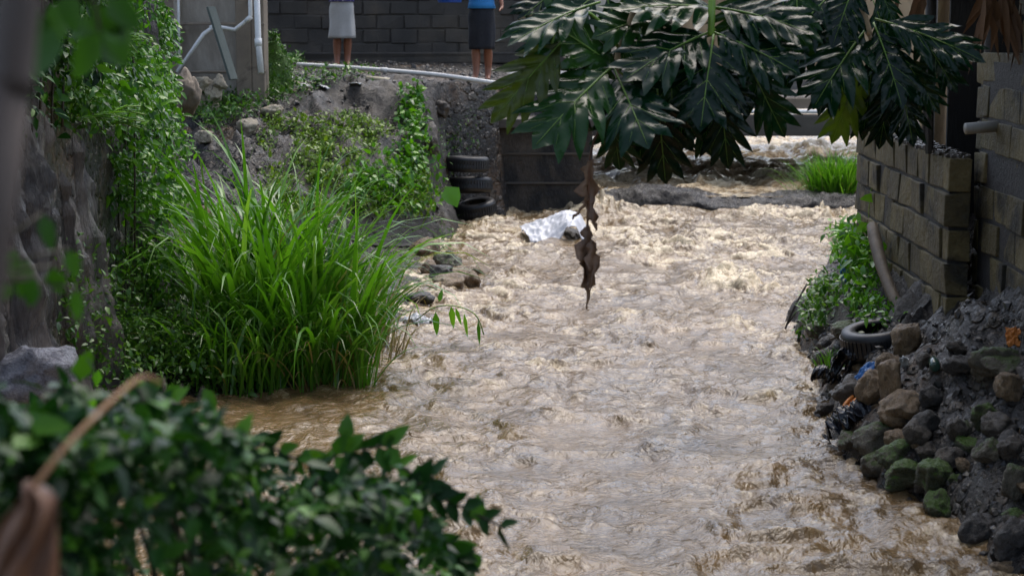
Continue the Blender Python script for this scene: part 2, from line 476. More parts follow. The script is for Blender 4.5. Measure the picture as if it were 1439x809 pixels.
def grid_faces(nx, ny):
    i = np.arange(nx*ny).reshape(ny, nx)
    return np.stack([i[:-1,:-1], i[:-1,1:], i[1:,1:], i[1:,:-1]], -1).reshape(-1, 4)

xs = np.concatenate([[-300,-120,-60,-30,-18,-12,-9,-7.5,-6.5], np.arange(-6, 6.5, .05), [7,8,9,11,14,20,35,70,150,300]])
ys = np.concatenate([[-200,-80,-30,-12,-6,-3,-1.5,0,1,2,3], np.arange(3.5, 8.5, .25), np.arange(8.6, 29, .05), np.arange(29.1, 36, .25), [37,38,40,43,47,52,57,60,63,66,70,75,90,130,200,400]])
XX, YY = np.meshgrid(xs, ys)
HH = ground_h(XX.ravel(), YY.ravel())
ground = np_mesh('ground', np.stack([XX.ravel(), YY.ravel(), HH], -1), grid_faces(len(xs), len(ys)), M['mud'])
tag(ground, 'dark wet mud and rock of the stream banks', 'ground', kind='structure')

HG = HH.reshape(XX.shape)
def h_at(X, Y):
    i = np.clip(np.searchsorted(xs_g, X)-1, 0, len(xs_g)-2); j = np.clip(np.searchsorted(ys_g, Y)-1, 0, len(ys_g)-2)
    u = np.clip((X-xs_g[i])/(xs_g[i+1]-xs_g[i]), 0, 1); v = np.clip((Y-ys_g[j])/(ys_g[j+1]-ys_g[j]), 0, 1)
    return (HG[j,i]*(1-u)+HG[j,i+1]*u)*(1-v) + (HG[j+1,i]*(1-u)+HG[j+1,i+1]*u)*v
xs_g, ys_g = xs, ys

def ray_hits(px, py, y0=6.0, y1=40.0):
    px = np.asarray(px, float); py = np.asarray(py, float)
    Y = np.linspace(y0, y1, 1100)
    u = (px-719.5)/FPX; v = -(py-404.5)/FPX
    s_ = Y[None]/(CT+v*ST)[:, None]
    X = s_*u[:, None]; Z = CAMZ + s_*(-ST+v*CT)[:, None]
    YY_ = np.broadcast_to(Y[None], X.shape)
    H = np.maximum(h_at(X, YY_), 0)
    hit = Z < H
    i = np.where(hit.any(1), hit.argmax(1), len(Y)-1)
    k = np.arange(len(px))
    return np.stack([X[k,i], Y[i], H[k,i]], -1)

def ray_hit(px, py, y0=6.0, y1=40.0):
    return Vector(ray_hits([px], [py], y0, y1)[0])

def gz(x, y):
    return float(h_at(np.array([x]), np.array([y]))[0])

# ------------------------------------------------------------------ water
def water_sheet(name, x0, x1, y0, y1, dx, dy, z0, amp, mat, lumps=(), foam_bias=0.0, seed=0.0):
    xs = np.arange(x0, x1, dx); ys = np.arange(y0, y1, dy)
    X, Y = np.meshgrid(xs, ys); X = X.ravel(); Y = Y.ravel()
    q = np.stack([X, Y, 0*X + seed], -1)
    A = amp(X, Y)
    warp = np.stack([fbm(q*1.3+5, 3), fbm(q*1.3+9, 3), 0*X], -1)*.45
    big = fbm((q+warp)*np.array([1.3, 1.0, 1]), 3)
    r1 = 1 - 2*np.abs(fbm((q+warp*.8)*np.array([2.2, 1.9, 1]) + 31, 3))
    r2 = 1 - 2*np.abs(fbm((q+warp*.5)*np.array([5.0, 4.4, 1]) + 57, 3))
    r3 = 1 - 2*np.abs(fbm((q+warp*.3)*np.array([11., 9.5, 1]) + 91, 2))
    mask = .10 + 1.0*sstep(-.35, .5, fbm((q+warp)*np.array([1.0, .45, 1]) + 71, 3))
    chop = noise3((q+warp*.5)*np.array([2.9, 2.7, 1]) + 13) + .66*noise3((q+warp*.6)*np.array([6.1, 5.6, 1]) + 23) + .30*noise3((q+warp*.5)*np.array([12.5, 11., 1]) + 29)*sstep(.2,.8,mask)
    chop = chop + .45*np.maximum(chop, 0)**2
    near = sstep(21, 15, Y)
    H = A*((.055+.05*sstep(13,18,Y))*big + (.050*r1*np.abs(r1) + .030*r2 + .010*r3)*mask*(1-.75*near) + (.034+.030*near)*chop*(.30+.72*mask))
    crest = sstep(.35, .95, .5*r1+.5*r2)*mask*(1-.6*near)
    foam = foam_bias(X, Y) + .42*crest + .14*sstep(.2, 1, r3) + .10*fbm(q*np.array([2.2, 1.0, 1]) + 83, 4)
    if name == 'stream':        # froth where the current rubs the banks
        ed = np.minimum(np.interp(Y, _RY, _RX)-X, X-np.interp(Y, _LY, _LX))
        foam += .22*sstep(.45, .0, ed)*sstep(-.1, .5, fbm(q*np.array([3,2,1])+61, 3))
        H += .05*sstep(.40, .05, ed)*np.abs(fbm(q*np.array([5,4,1])+67, 3))
    for lx, ly, r, a in lumps:
        g = np.exp(-(((X-lx)/r)**2 + ((Y-ly)/(r*1.2))**2))
        H += .62*a*g*(.35 + 1.5*np.abs(fbm((q+warp*.5)*np.array([4.5, 3.8, 1]) + lx, 4)))
        foam += .22*g
    o = np_mesh(name, np.stack([X, Y, z0+H], -1), grid_faces(len(xs), len(ys)), mat)
    at = o.data.attributes.new('foam', 'FLOAT', 'POINT')
    at.data.foreach_set('value', np.clip(foam, 0, 1).astype(np.float32))
    return o

WM = water_mat('muddy water', (col(78,62,41), col(136,111,76)), col(214,196,162))
lumps = [(1.35,27.1,.35,.30),(1.0,27.2,.3,.2),(2.0,27.0,.4,.14),(4.35,26.4,.4,.28),(4.75,26.2,.3,.18),(3.2,26.9,.4,.10),(-.1,27.0,.3,.12),
         (2.0,23.0,.30,.20),(1.55,22.3,.25,.12),(2.15,20.3,.32,.24),(2.35,19.8,.25,.16),(.0,20.0,.2,.12),(3.4,23.5,.4,.12),(1.0,24.8,.4,.10),(-.35,24.9,.25,.14),
         (1.1,18.0,.25,.08),(2.0,17.4,.22,.10),(1.9,14.1,.16,.05),(.2,15.6,.25,.05),(-.05,20.6,.22,.14),(-.15,16.1,.2,.06)]
amp = lambda X, Y: np.interp(Y, [6, 10, 14, 20, 27.5], [.70, .70, .68, .64, .95]) * np.clip(.35 + 1.3*np.minimum(np.interp(Y, _RY, _RX)-X+.3, X-np.interp(Y, _LY, _LX)+.3), .35, 1)
fb = lambda X, Y: np.interp(Y, [7, 11, 15, 20, 27], [.10, .12, .14, .17, .20])
stream = water_sheet('stream', -3.4, 5.6, 5.6, 27.95, .025, .028, 0.0, amp, WM, lumps, fb)
tag(stream, 'brown churning flood water with pale foam', 'stream', kind='structure')
upper = water_sheet('upper_stream', .9, 14.0, 28.0, 58, .055, .06, .15, lambda X, Y: 1.2*sstep(28.0,29.4,Y), WM, [(2.2,31,.5,.12),(3.5,33,.6,.1)], lambda X, Y: 0*X + .30, 40.0)
tag(upper, 'pale brown water above the weir', 'stream', kind='structure')

# weir sill
wx = np.arange(.95, 5.6, .04); wt = np.linspace(0, 1, 34)
WX, WT = np.meshgrid(wx, wt); WX = WX.ravel(); WT = WT.ravel()
prof_y = np.interp(WT, [0, .25, .6, .8, 1], [29.3, 28.6, 27.85, 27.66, 27.60])
prof_z = np.interp(WT, [0, .25, .6, .8, 1], [.02, .175, .16, .06, -.25])
q = np.stack([WX, prof_y, prof_z], -1)
bowl = -.05*np.exp(-((WX-3.2)/.8)**2) + .10*np.exp(-((WX-2.1)/.5)**2)
prof_z = prof_z + (bowl + .07*fbm(q*np.array([2.2, 3, 2]), 4) + .035*np.abs(fbm(q*9, 3)))*sstep(0,.2,WT)
weir = np_mesh('weir', np.stack([WX, prof_y - .1*fbm(q*1.7+4, 3), prof_z], -1), grid_faces(len(wx), len(wt)), M['weir'])
tag(weir, 'black wet weir sill with water sliding over it across the stream', 'weir')

# wet dark face of the far left bank
def face_h(X, Y):
    Yb = np.interp(X, [-3.2, -2.6, -1.6, -.8, -.4], [18.4, 19.4, 22.0, 23.9, 24.7])
    Ye = np.interp(X, [-3.2, -.8, -.4], [25.3, 26.0, 26.4])
    T = (Y-Yb)/(Ye-Yb)
    z = ground_h(X, Y, False)
    q = np.stack([X*1.1 + .25*Y, Y*.8, z*.6], -1)
    bulge = .15*(1-2*np.abs(fbm(q*1.1, 3))) + .06*fbm(q*np.array([3.2,2.6,3]), 3) + .035*np.abs(fbm(q*np.array([7,5,5])+3, 3))
    edge = sstep(-2.75, -2.3, X)*sstep(-.02, .15, T)*sstep(.995, .90, T)
    return T, z, bulge, edge
def bank_face():
    xs_ = np.arange(-2.75, -.30, .035); ts = np.linspace(-.06, .99, 90)
    X, T = np.meshgrid(xs_, ts); X = X.ravel(); T = T.ravel()
    Yb = np.interp(X, [-3.2, -2.6, -1.6, -.8, -.4], [18.4, 19.4, 22.0, 23.9, 24.7])
    Ye = np.interp(X, [-3.2, -.8, -.4], [25.3, 26.0, 26.4])
    Y = Yb + (Ye-Yb)*T
    _, z, bulge, edge = face_h(X, Y)
    o = np_mesh('retaining_wall', np.stack([X, Y - .30*bulge*edge, z + .02 + (.10 + bulge)*edge], -1), grid_faces(len(xs_), len(ts)), M['bank_face'])
    tag(o, 'dark wet retaining wall face of the far bank spotted with creepers', 'retaining wall')
    k = (XX > -2.75) & (XX < -.30) & (YY > 18) & (YY < 26.6)          # plants are set on this face, not in it
    T, z, bulge, edge = face_h(XX[k], YY[k])
    HG[k] = np.where((T > -.06) & (T < .99), np.maximum(HG[k], z + .02 + (.10 + bulge)*edge), HG[k])
bank_face()

# ------------------------------------------------------------------ rocks
def rock_mesh(seed, sub=4, rough=.42, flat=.8):
    bm = bmesh.new()
    bmesh.ops.create_icosphere(bm, subdivisions=sub, radius=1)
    v = np.array([x.co[:] for x in bm.verts])
    f = [[y.index for y in x.verts] for x in bm.faces]
    bm.free()
    g = np.random.default_rng(seed)
    for k in range(11):                      # knock flat facets into it
        n = g.normal(size=3); n /= np.linalg.norm(n)
        d = v @ n; c = g.uniform(.58, .86)
        v = v - np.where(d > c, (d-c)*.85, 0)[:, None]*n
    v = v*(1 + rough*.55*fbm(v*1.1 + seed*3.7, 3)[:, None] + rough*.24*fbm(v*3.6 + seed, 4)[:, None])
    v[:, 2] *= flat
    return v, f

ROCKS = [rock_mesh(i) for i in range(8)]
rock_data = {}
def rock(name, loc, size, mat, label, cat='stone', group=None, seed=0, rot=None):
    key = (seed % 8, mat)
    if key not in rock_data:
        v, f = ROCKS[seed % 8]
        me = bpy.data.meshes.new('stone')
        me.from_pydata([tuple(x) for x in v], [], f)
        me.polygons.foreach_set('use_smooth', [True]*len(me.polygons))
        me.materials.append(M[mat])
        rock_data[key] = me
    o = bpy.data.objects.new(name, rock_data[key])
    o.location = loc
    o.scale = size if hasattr(size, '__len__') else (size, size, size)
    o.rotation_euler = rot or (random.uniform(-.4,.4), random.uniform(-.4,.4), random.uniform(0, 6.28))
    link(o)
    return tag(o, label, cat, group)

def bank_rock(px, py, wpx, hpx, mat, label, seed, name='stone', group=None, sink=.0):
    p = ray_hit(px, py + hpx*.35)
    s = FPX / p.y
    w, h = wpx/2/s*1.28, hpx/2/s*1.34
    return rock(name, (p.x, p.y + w*.3, p.z + h*(.55-sink)), (w, w*.95, h/.8), mat, label, 'stone', group, seed, (random.uniform(-.15,.15), random.uniform(-.2,.2), random.uniform(0,6.28)))

bank = [
 (1278,480,42,48,'stone_tan','rounded tan stone sitting beside the half buried tyre',0),
 (1252,545,34,58,'stone_tan','tall pale stone standing upright above the orange cloth',1),
 (1228,555,44,48,'stone_tan','blocky olive tan stone above the orange cloth',2),
 (1261,592,40,28,'stone_tan','reddish flat topped stone on the steep bank below the upright pale stone',3),
 (1264,622,34,34,'stone_tan','brown stone with two knobs low on the bank',4),
 (1290,625,36,34,'stone_grey','grey brown stone beside the two knobbed stone',5),
 (1224,620,42,36,'stone_dark','black glistening stone at the water line below the orange cloth',6),
 (1248,510,26,22,'stone_tan','small brown stone above the blue plastic scrap',7),
 (1414,520,50,30,'stone_moss','olive mossy slab near the foot of the tall block wall',0),
 (1420,550,36,36,'stone_tan','smooth pale oval stone below the mossy slab',1),
 (1385,592,40,36,'slime','dark green algae covered stone under the smooth oval stone',2),
 (1345,605,30,30,'stone_grey','small grey angular stone halfway up the bank',3),
 (1320,672,50,46,'slime','bright green slimy boulder at the water edge',4),
 (1278,682,66,36,'slime','wedge shaped green slab pointing into the stream',5),
 (1322,715,42,44,'slime','mossy green block half under water',6),
 (1390,640,40,36,'stone_moss','spotted mossy stone above the black stone by the water',7),
 (1418,640,30,34,'stone_grey','dark stone wedged at the photo edge beside the spotted stone',0),
 (1428,690,36,50,'stone_moss','yellowish mossy stone stacked at the photo edge',1),
 (1378,750,52,44,'stone_dark','black stone lapped by the water at the foot of the bank',2),
 (1422,762,46,50,'stone_dark','large smooth dark stone in the bottom corner of the bank',3),
 (1335,648,40,34,'stone_grey','grey stone on top of the slimy boulder',4),
 (1302,600,34,30,'stone_dark','dark stone in the hollow of the bank',5),
 (1165,505,34,26,'stone_dark','dark stone in the rubbish at the tip of the bank',6),
 (1190,470,46,24,'stone_moss','flat greenish stone beside the tyre and the weeds',7),
 (1198,330,26,26,'stone_dark','square black stone at the foot of the wooden post',2),
 (1150,470,26,20,'stone_moss','mossy stone at the water edge beside the weeds',1),
 (1310,560,34,30,'stone_dark','dark lump below the green bottle end',3),
 (1350,520,40,26,'stone_dark','low dark stone in the grey mud slope',4),
 (1300,510,24,18,'stone_grey','pale chip of stone on the grey mud',5),
 (1345,492,26,18,'stone_grey','light grey stone pressed into the mud below the pillar',6),
]
for px, py, w, h, m, lab, sd in bank:
    bank_rock(px, py, w, h, m, lab, sd)
for k in range(95):                                          # the rest of the rubble on the bank
    Y = random.uniform(9.4, 15.8)
    x = float(np.interp(Y, _RY, _RX)) + random.uniform(-.05, .85)
    if x > 2.5 and Y > 12.4: continue
    s = .03 + .13*random.random()**2
    rock('stone', (x, Y, max(gz(x, Y), 0) + s*.05), (s*1.2, s, s), random.choice(['stone_dark','stone_tan','stone_grey','stone_moss','slime' if Y < 12 else 'stone_tan']),
         'small wet stone in the rubble of the steep block wall bank', 'stone', 'small stones in the bank rubble', k)

left_rocks = [
 (628,400,42,30,'stone_tan','pale rounded stone in front of the dark ridge stone in the stream edge',0),
 (655,397,30,26,'stone_tan','brown pointed stone beside the pale rounded stone in the stream edge',3),
 (620,385,34,20,'stone_dark','dark ridge stone lying behind the pale rounded stone',1),
 (603,378,20,20,'stone_tan','small cream stone beside the dark ridge stone',2),
 (590,420,36,18,'stone_dark','low dark stone at the edge of the tall grass',4),
 (676,384,30,12,'stone_tan','low stone washed over by the brown water',5),
 (628,368,34,26,'stone_moss','earthy mossy lump under the little weed tuft',6),
 (595,350,40,24,'stone_tan','muddy tan stone between grass and water',7),
 (345,180,26,24,'cream','pinkish cream stone on the slope behind the grass',0),
 (287,196,22,18,'cream','pale flat stone at the earth corner under the vines',1),
 (380,160,34,16,'cream','wide cream stone on the upper slope',2),
 (290,300,18,16,'stone_tan','small orange tan stone in the earth bank beside the grass',3),
 (620,160,26,22,'stone_grey','grey wet stone at the corner of the bank above the tyres',4),
 (600,200,30,34,'stone_grey','grey stone in the bank corner beside the hanging creeper',5),
]
for px, py, w, h, m, lab, sd in left_rocks:
    bank_rock(px, py, w, h, m, lab, sd)
rock('boulder', P(30, 530, 11.6) , (.34,.40,.26), 'boulder', 'pale wet boulder at the foot of the streaked rock wall', 'boulder', None, 3)

# loose gravel and pebbles, too many to count
def gravel(name, label, pts, s0, s1, mat):
    bm = bmesh.new(); bmesh.ops.create_icosphere(bm, subdivisions=1, radius=1)
    tv = np.array([v.co[:] for v in bm.verts]); tf = np.array([[q.index for q in f.verts] for f in bm.faces]); bm.free()
    n = len(pts); k = len(tv)
    sc = (s0 + (s1-s0)*rng.uniform(size=n)**2.5)[:, None]*rng.uniform(.6, 1.3, (n, 3))
    V = pts[:, None, :] + tv[None]*sc[:, None, :]*(1+.28*rng.normal(size=(n, k, 1)).clip(-1,1))
    F = tf[None] + (np.arange(n)*k)[:, None, None]
    o = np_mesh(name, V.reshape(-1,3), F.reshape(-1,3), M[mat], None, False)
    return tag(o, label, 'gravel', kind='stuff')
Y = rng.uniform(9.2, 17.5, 2400); X = np.interp(Y, _RY, _RX) + rng.uniform(-.05, 1.0, 2400)
k = (X < 3.05) & ((X < 2.8) | (Y < 12.9)); X, Y = X[k], Y[k]
gravel('gravel', 'loose dark gravel and pebbles covering the steep rubble bank', np.stack([X, Y, np.maximum(h_at(X, Y), 0)], -1), .006, .032, 'gravel')
X = rng.uniform(-3.2, -.2, 2600); Y = rng.uniform(19, 32, 2600)
z = h_at(X, Y); k = z > .2
gravel('gravel', 'loose grey gravel on the path and slope of the far bank', np.stack([X, Y, z], -1)[k], .008, .04, 'gravel')
# rubble on the bank top
for k in range(26):
    p = ray_hit(random.uniform(385, 460), random.uniform(108, 132), 18)
    s = random.uniform(.02, .06)
    rock('rubble_stone', (p.x, p.y, p.z + s*.3), (s*1.5, s, s*.6), random.choice(['cream','stone_dark','stone_tan']), 'bit of broken rubble on the bank top by the white pipe', 'rubble', 'rubble bits on the bank top', k)

# ------------------------------------------------------------------ leaf clouds
TL = np.array([[0,0,0],[.3,.5,0],[.3,-.5,0],[.68,.36,0],[.68,-.36,0],[1,0,0],[.3,0,0],[.68,0,0]], float)
TF = np.array([[0,6,1,1],[0,2,6,6],[6,7,3,1],[2,4,7,6],[7,5,3,3],[4,5,7,7]])
TFT = np.array([[0,6,1],[0,2,6],[6,7,3],[6,3,1],[2,4,7],[2,7,6],[7,5,3],[4,5,7]])

def unit(a):
    return a / np.maximum(np.linalg.norm(a, axis=1)[:, None], 1e-9)

def leaf_arrays(pts, dirs, ups, L, W, curl=.25, fold=.25):
    n = len(pts)
    d = unit(dirs); s = unit(np.cross(ups, d)); u = np.cross(d, s)
    t = TL[:, 0][None, :, None]; w = TL[:, 1][None, :, None]
    Lr = L[:, None, None]; Wr = W[:, None, None]
    z = (np.abs(w)*fold*Wr - curl*Lr*t*t)
    V = pts[:, None, :] + d[:, None, :]*t*Lr + s[:, None, :]*w*Wr + u[:, None, :]*z
    F = (TFT[None] + (np.arange(n)*8)[:, None, None])
    return V.reshape(-1, 3), F.reshape(-1, 3)

def leaf_cloud(name, pts, mat, parent=None, L=.07, asp=.5, out=None, droop=.5, var=.35, curl=.25, updir=(0,0,1), spread=1.0):
    pts = np.asarray(pts, float); n = len(pts)
    dirs = rng.normal(size=(n, 3))*spread
    if out is not None: dirs = dirs + np.asarray(out)
    dirs[:, 2] -= droop
    ups = np.asarray(updir) + rng.normal(size=(n, 3))*.45
    Ls = L*(1 + var*rng.normal(size=n)).clip(.45, 1.9)
    V, F = leaf_arrays(pts, dirs, ups, Ls, Ls*asp, curl)
    return np_mesh(name, V, F, mat, parent, True)

# ------------------------------------------------------------------ streaked rock wall (under the vines)
def rock_wall():
    path = []
    for y in np.arange(8.0, 17.1, .05): path.append((-3.08 - .02*(17-y), y))
    for a in np.linspace(0, math.pi/2, 9)[1:]: path.append((-3.33 + .25*math.cos(a), 17.1 + .25*math.sin(a)))
    for x in np.arange(-3.4, -6.0, -.07): path.append((x, 17.36))
    path = np.array(path); zs = np.arange(-.3, 3.45, .05)
    n = len(path); k = len(zs)
    tang = np.gradient(path, axis=0); nor = np.stack([tang[:, 1], -tang[:, 0]], -1); nor = unit(nor)
    s = np.arange(n)*.05
    S, Z = np.meshgrid(s, zs); S = S.ravel(); Z = Z.ravel()
    q = np.stack([S*1.2, Z*.32, 0*S], -1)
    d = .20*fbm(q*1.3, 4) + .15*(.4-2*np.abs(fbm(q*np.array([2.3,1.7,1])+7, 4))) + .07*np.abs(fbm(np.stack([S*3.1, Z*2.3, 0*S], -1), 4)) + .03*fbm(np.stack([S*8, Z*6, 0*S], -1), 3)
    lean = .30*(1 - Z/3.4)
    Pn = np.tile(path, (k, 1)); Nn = np.tile(nor, (k, 1))
    XY = Pn + Nn*(d + lean - .1)[:, None]
    V = np.concatenate([np.stack([XY[:, 0], XY[:, 1], Z], -1), np.stack([path[:, 0]-.6, path[:, 1]-.3, 0*path[:, 0]+3.38], -1)])
    F = grid_faces(n, k)
    top = np.arange(n-1)
    F2 = np.stack([(k-1)*n + top, (k-1)*n + top+1, k*n + top+1, k*n + top], -1)
    o = np_mesh('rock_wall', V, np.concatenate([F, F2]), M['rock_face'])
    return tag(o, 'tall grey rock wall with dark vertical streaks under the hanging vines', 'rock wall')
rock_wall()

def vine_points(n, y0, y1, lo, hi, thick):
    Y = rng.uniform(y0, y1, n*6)
    Z = rng.uniform(0, 3.7, n*6)
    L = np.interp(Y, *lo) if not np.isscalar(lo) else 0*Y+lo
    q = np.stack([Y*1.6, Z*.8, 0*Y], -1)
    low = L + .45*fbm(q*1.2+3, 3)
    dens = sstep(-.10, .34, fbm(np.stack([Y*2.1, Z*2.1, 0*Y], -1)+11, 3)) * sstep(-.05, .35, Z-low) * (Z < hi)
    keep = rng.uniform(size=len(Y)) < dens
    Y, Z = Y[keep][:n], Z[keep][:n]
    off = rng.uniform(0, 1, len(Y))**1.5 * np.interp(Z, [0, 2, 3.5], [thick*.7, thick, thick])*np.interp(Y,[11,15,16.5,17.4],[1.3,1,.6,.35])
    clump = .14*fbm(np.stack([Y*3, Z*3, 0*Y], -1), 3)
    X = -3.08 - .02*(17-Y) + .30*(1-Z/3.4) - .05 + off + clump
    return np.stack([X, Y, Z], -1)

def vine(label, n, y0, y1, lo, hi, thick, L, mat='vine', stems=8):
    t = thing('hanging_vine', label, 'vine', (-2.6, (y0+y1)/2, 3.3))
    off = np.array(t.location)
    pts = vine_points(n, y0, y1, lo, hi, thick) - off
    leaf_cloud('foliage', pts, M[mat], t, L, .45, out=(.6, -.3, 0), droop=.9, updir=(.5,-.6,.7), var=.45)
    mb = MB()
    for k in range(stems):
        p = pts[random.randrange(len(pts))]
        z0 = float(np.interp(p[1]+off[1], *lo)) if not np.isscalar(lo) else lo
        path = [Vector((p[0]-.12, p[1]+random.uniform(-.1,.1), .25)), Vector((p[0]-.08, p[1], (z0-3.3)*.4)), Vector((p[0]-.1, p[1]+random.uniform(-.08,.08), z0-3.3+random.uniform(-.1,.3)))]
        mb = MB(); mb.tube(spline(path, 4), .008, 5); mb.build('stem', M['stem_dark'], t, True)
    return t
vine('dense curtain of bright green vine over the top of the streaked rock wall', 9500, 12.6, 15.2, ([11,12,13.2,14.3,15.2],[2.10,2.02,1.90,1.72,1.45]), 3.75, .42, .055)
vine('creeper coloured dark for shade covering the top of the rock wall nearest the camera', 7000, 10.0, 13.1, ([10,11,12,13.1],[2.2,2.2,2.1,2.0]), 3.8, .50, .06, 'bush')  # shade put into the colour: this stretch takes the dark bush leaves
vine('bright green vine trailing low down the corner end of the rock wall', 9500, 14.9, 17.45, ([14.9,15.3,15.9,16.4,17.4],[1.0,.60,.55,1.15,1.35]), 3.75, .38, .052)
# dark single stem down from the vine
mb = MB(); mb.tube(spline([P(190,235,15.4), P(186,320,15.3), P(180,415,15.2)], 5), .012, 6)
tag(mb.build('vine_stem', M['stem_dark'], None, True), 'thin black bare stem hanging down in front of the rock wall', 'stem')
# ferny fronds catching light
def frond(mbV, mbF, base, direction, length, n=9, w=.05):
    d = Vector(direction).normalized(); side = d.cross(Vector((0,0,1))).normalized()
    pts, dirs = [], []
    for i in range(n):
        t = (i+1)/n
        p = base + d*length*t + Vector((0,0,-.35*length*t*t))
        for s in (-1, 1):
            pts.append(p); dirs.append(side*s + d*.55)
    Ls = np.array([length*.42*(1-abs((i//2+1)/n-.45)*1.2) for i in range(2*n)]).clip(.01)
    return np.array([p[:] for p in pts]), np.array([x[:] for x in dirs]), Ls
def fern(label, spots, mat='vine'):
    c = Vector(spots[0][0])
    t = thing('fern', label, 'fern', c)
    for b, d, l in spots:
        A, B, Ls = frond(None, None, Vector(b)-c, d, l)
        V, F = leaf_arrays(A, B, np.tile([0,0,1.], (len(A),1)) + rng.normal(size=(len(A),3))*.1, Ls, Ls*.28, .15)
        f = np_mesh('frond', V, F, M[mat], t)
        mb = MB(); d = Vector(d).normalized(); b = Vector(b)-c
        mb.tube([b, b+d*l*.5+Vector((0,0,-.09*l)), b+d*l+Vector((0,0,-.35*l))], .004, 4)
        mb.build('stalk', M['stem'], f, True)
spots = []
for px, py, Y in ((150,62,12.9),(165,50,13),(155,160,13.1),(150,175,13.0),(140,70,12.8),(125,165,12.8)):
    b = P(px, py, Y)
    for k in range(3): spots.append((b, (random.uniform(.3,1), random.uniform(-1,.4), random.uniform(.0,.6)), random.uniform(.22,.34)))
fern('light green feathery fern jutting out of the vine curtain', spots)

# undergrowth below the wall, one patch of low weeds with the slope creepers kept apart
def scatter_px(polys, n, y0=6, jitter=.05, lift=(0,.15)):
    px, py = [], []
    for (cx, cy, rx, ry), k in polys:
        m = int(k*n)
        a, r = rng.uniform(0, 6.283, m), np.sqrt(rng.uniform(0, 1, m))
        px.append(cx + rx*r*np.cos(a)); py.append(cy + ry*r*np.sin(a))
    p = ray_hits(np.concatenate(px), np.concatenate(py), y0)
    n_ = len(p)
    return p + np.stack([rng.normal(size=n_)*jitter, rng.normal(size=n_)*jitter, rng.uniform(lift[0], lift[1], n_)], -1)
pts = scatter_px([((230,470,110,50),1),((200,520,110,45),1),((270,430,80,40),.6),((300,520,70,40),.5),((130,450,60,60),.5)], 2600, 10, .10, (0,.34))
tag(leaf_cloud('ground_cover', pts, M['weed'], None, .045, .5, droop=.2, out=(0,-.4,.2)), 'low leafy undergrowth at the foot of the rock wall', 'ground cover', kind='stuff')
# creeping green patches on the rocky slope: many little clumps, nobody could count them
pp = []
for k in range(130):
    px = random.uniform(375, 600); py = random.uniform(170, 300) if px < 560 else random.uniform(230,300)
    if random.random() > (.35 + .65*(1-(px-375)/225)) and py < 230: continue
    pp.append(((px, py, random.uniform(6,18), random.uniform(8,20)), random.uniform(.3,1)))
pts = scatter_px(pp, 120, 17, .04, (.0,.08))
tag(leaf_cloud('moss_patches', pts, M['moss_leaf'], None, .05, .5, droop=.6, out=(0,-.6,0)), 'yellow green creeping plants spotting the wet rock slope', 'creeper', kind='stuff')
pts = scatter_px([((330,140,50,35),1.1),((300,165,30,25),.6),((390,130,40,18),.5),((430,120,50,10),.3),((350,110,40,14),.6),((480,108,60,8),.25)], 1000, 17, .04, (0,.16))
tag(leaf_cloud('bank_weeds', pts, M['weed'], None, .055, .4, droop=.0, out=(0,-.3,.5)), 'small weeds below the concrete wall along the bank top', 'weeds', kind='stuff')

def plant(name, label, cat, spots, L, mat='weed', stems=6, asp=.5, droop=.3, y0=6, lift=(0,.2), dens=400, out=(0,-.4,.1), jit=.05, base=None):
    pts = scatter_px(spots, dens, y0, jit, lift)
    c = pts.mean(0); c[2] = pts[:, 2].min()
    t = thing(name, label, cat, tuple(c))
    leaf_cloud('foliage', pts - c, M[mat], t, L, asp, droop=droop, out=out)
    mb = MB()
    for k in range(stems):
        p = pts[random.randrange(len(pts))] - c
        mb.tube([Vector((p[0]*.5, p[1]*.5, -.03)), Vector((p[0]*.8, p[1]*.8, p[2]*.6)), Vector(p)], [.006,.004,.003], 5); mb.build('stem', M['stem_dark'], t, True); mb = MB()
    return t
plant('creeper', 'narrow column of leafy creeper hanging down the corner of the bank', 'creeper', [((578,165,16,35),1),((586,215,16,35),1),((572,240,22,25),.7)], .075, 'vine', y0=17)
plant('leafy_weed', 'broad mass of fresh green weeds at the foot of the mossy slope', 'weed', [((545,265,40,28),1),((565,290,36,22),1),((520,285,40,22),.7),((600,280,22,28),.3)], .075, 'vine', y0=17, lift=(0,.3))
plant('leafy_weed', 'small plant growing at the foot of the dark wall between the two people', 'weed', [((625,73,9,6),1)], .09, 'vine', stems=3, y0=17, dens=60)
plant('leafy_weed', 'little shrub beside the mossy mound and white pipe end', 'weed', [((415,82,14,8),1),((408,90,16,8),1)], .06, 'weed', stems=5, y0=17, dens=160, lift=(0,.15))
plant('leafy_weed', 'tuft of thin weeds on the earthy lump in the stream edge', 'weed', [((622,345,12,22),1)], .05, 'weed', y0=15, dens=160, lift=(0,.12), asp=.25, droop=-.5)
plant('leafy_weed', 'straggly weeds around the stacked tyres', 'weed', [((625,235,26,40),1),((655,210,20,15),.4)], .05, 'weed', y0=17, dens=220, asp=.3, lift=(0,.25))

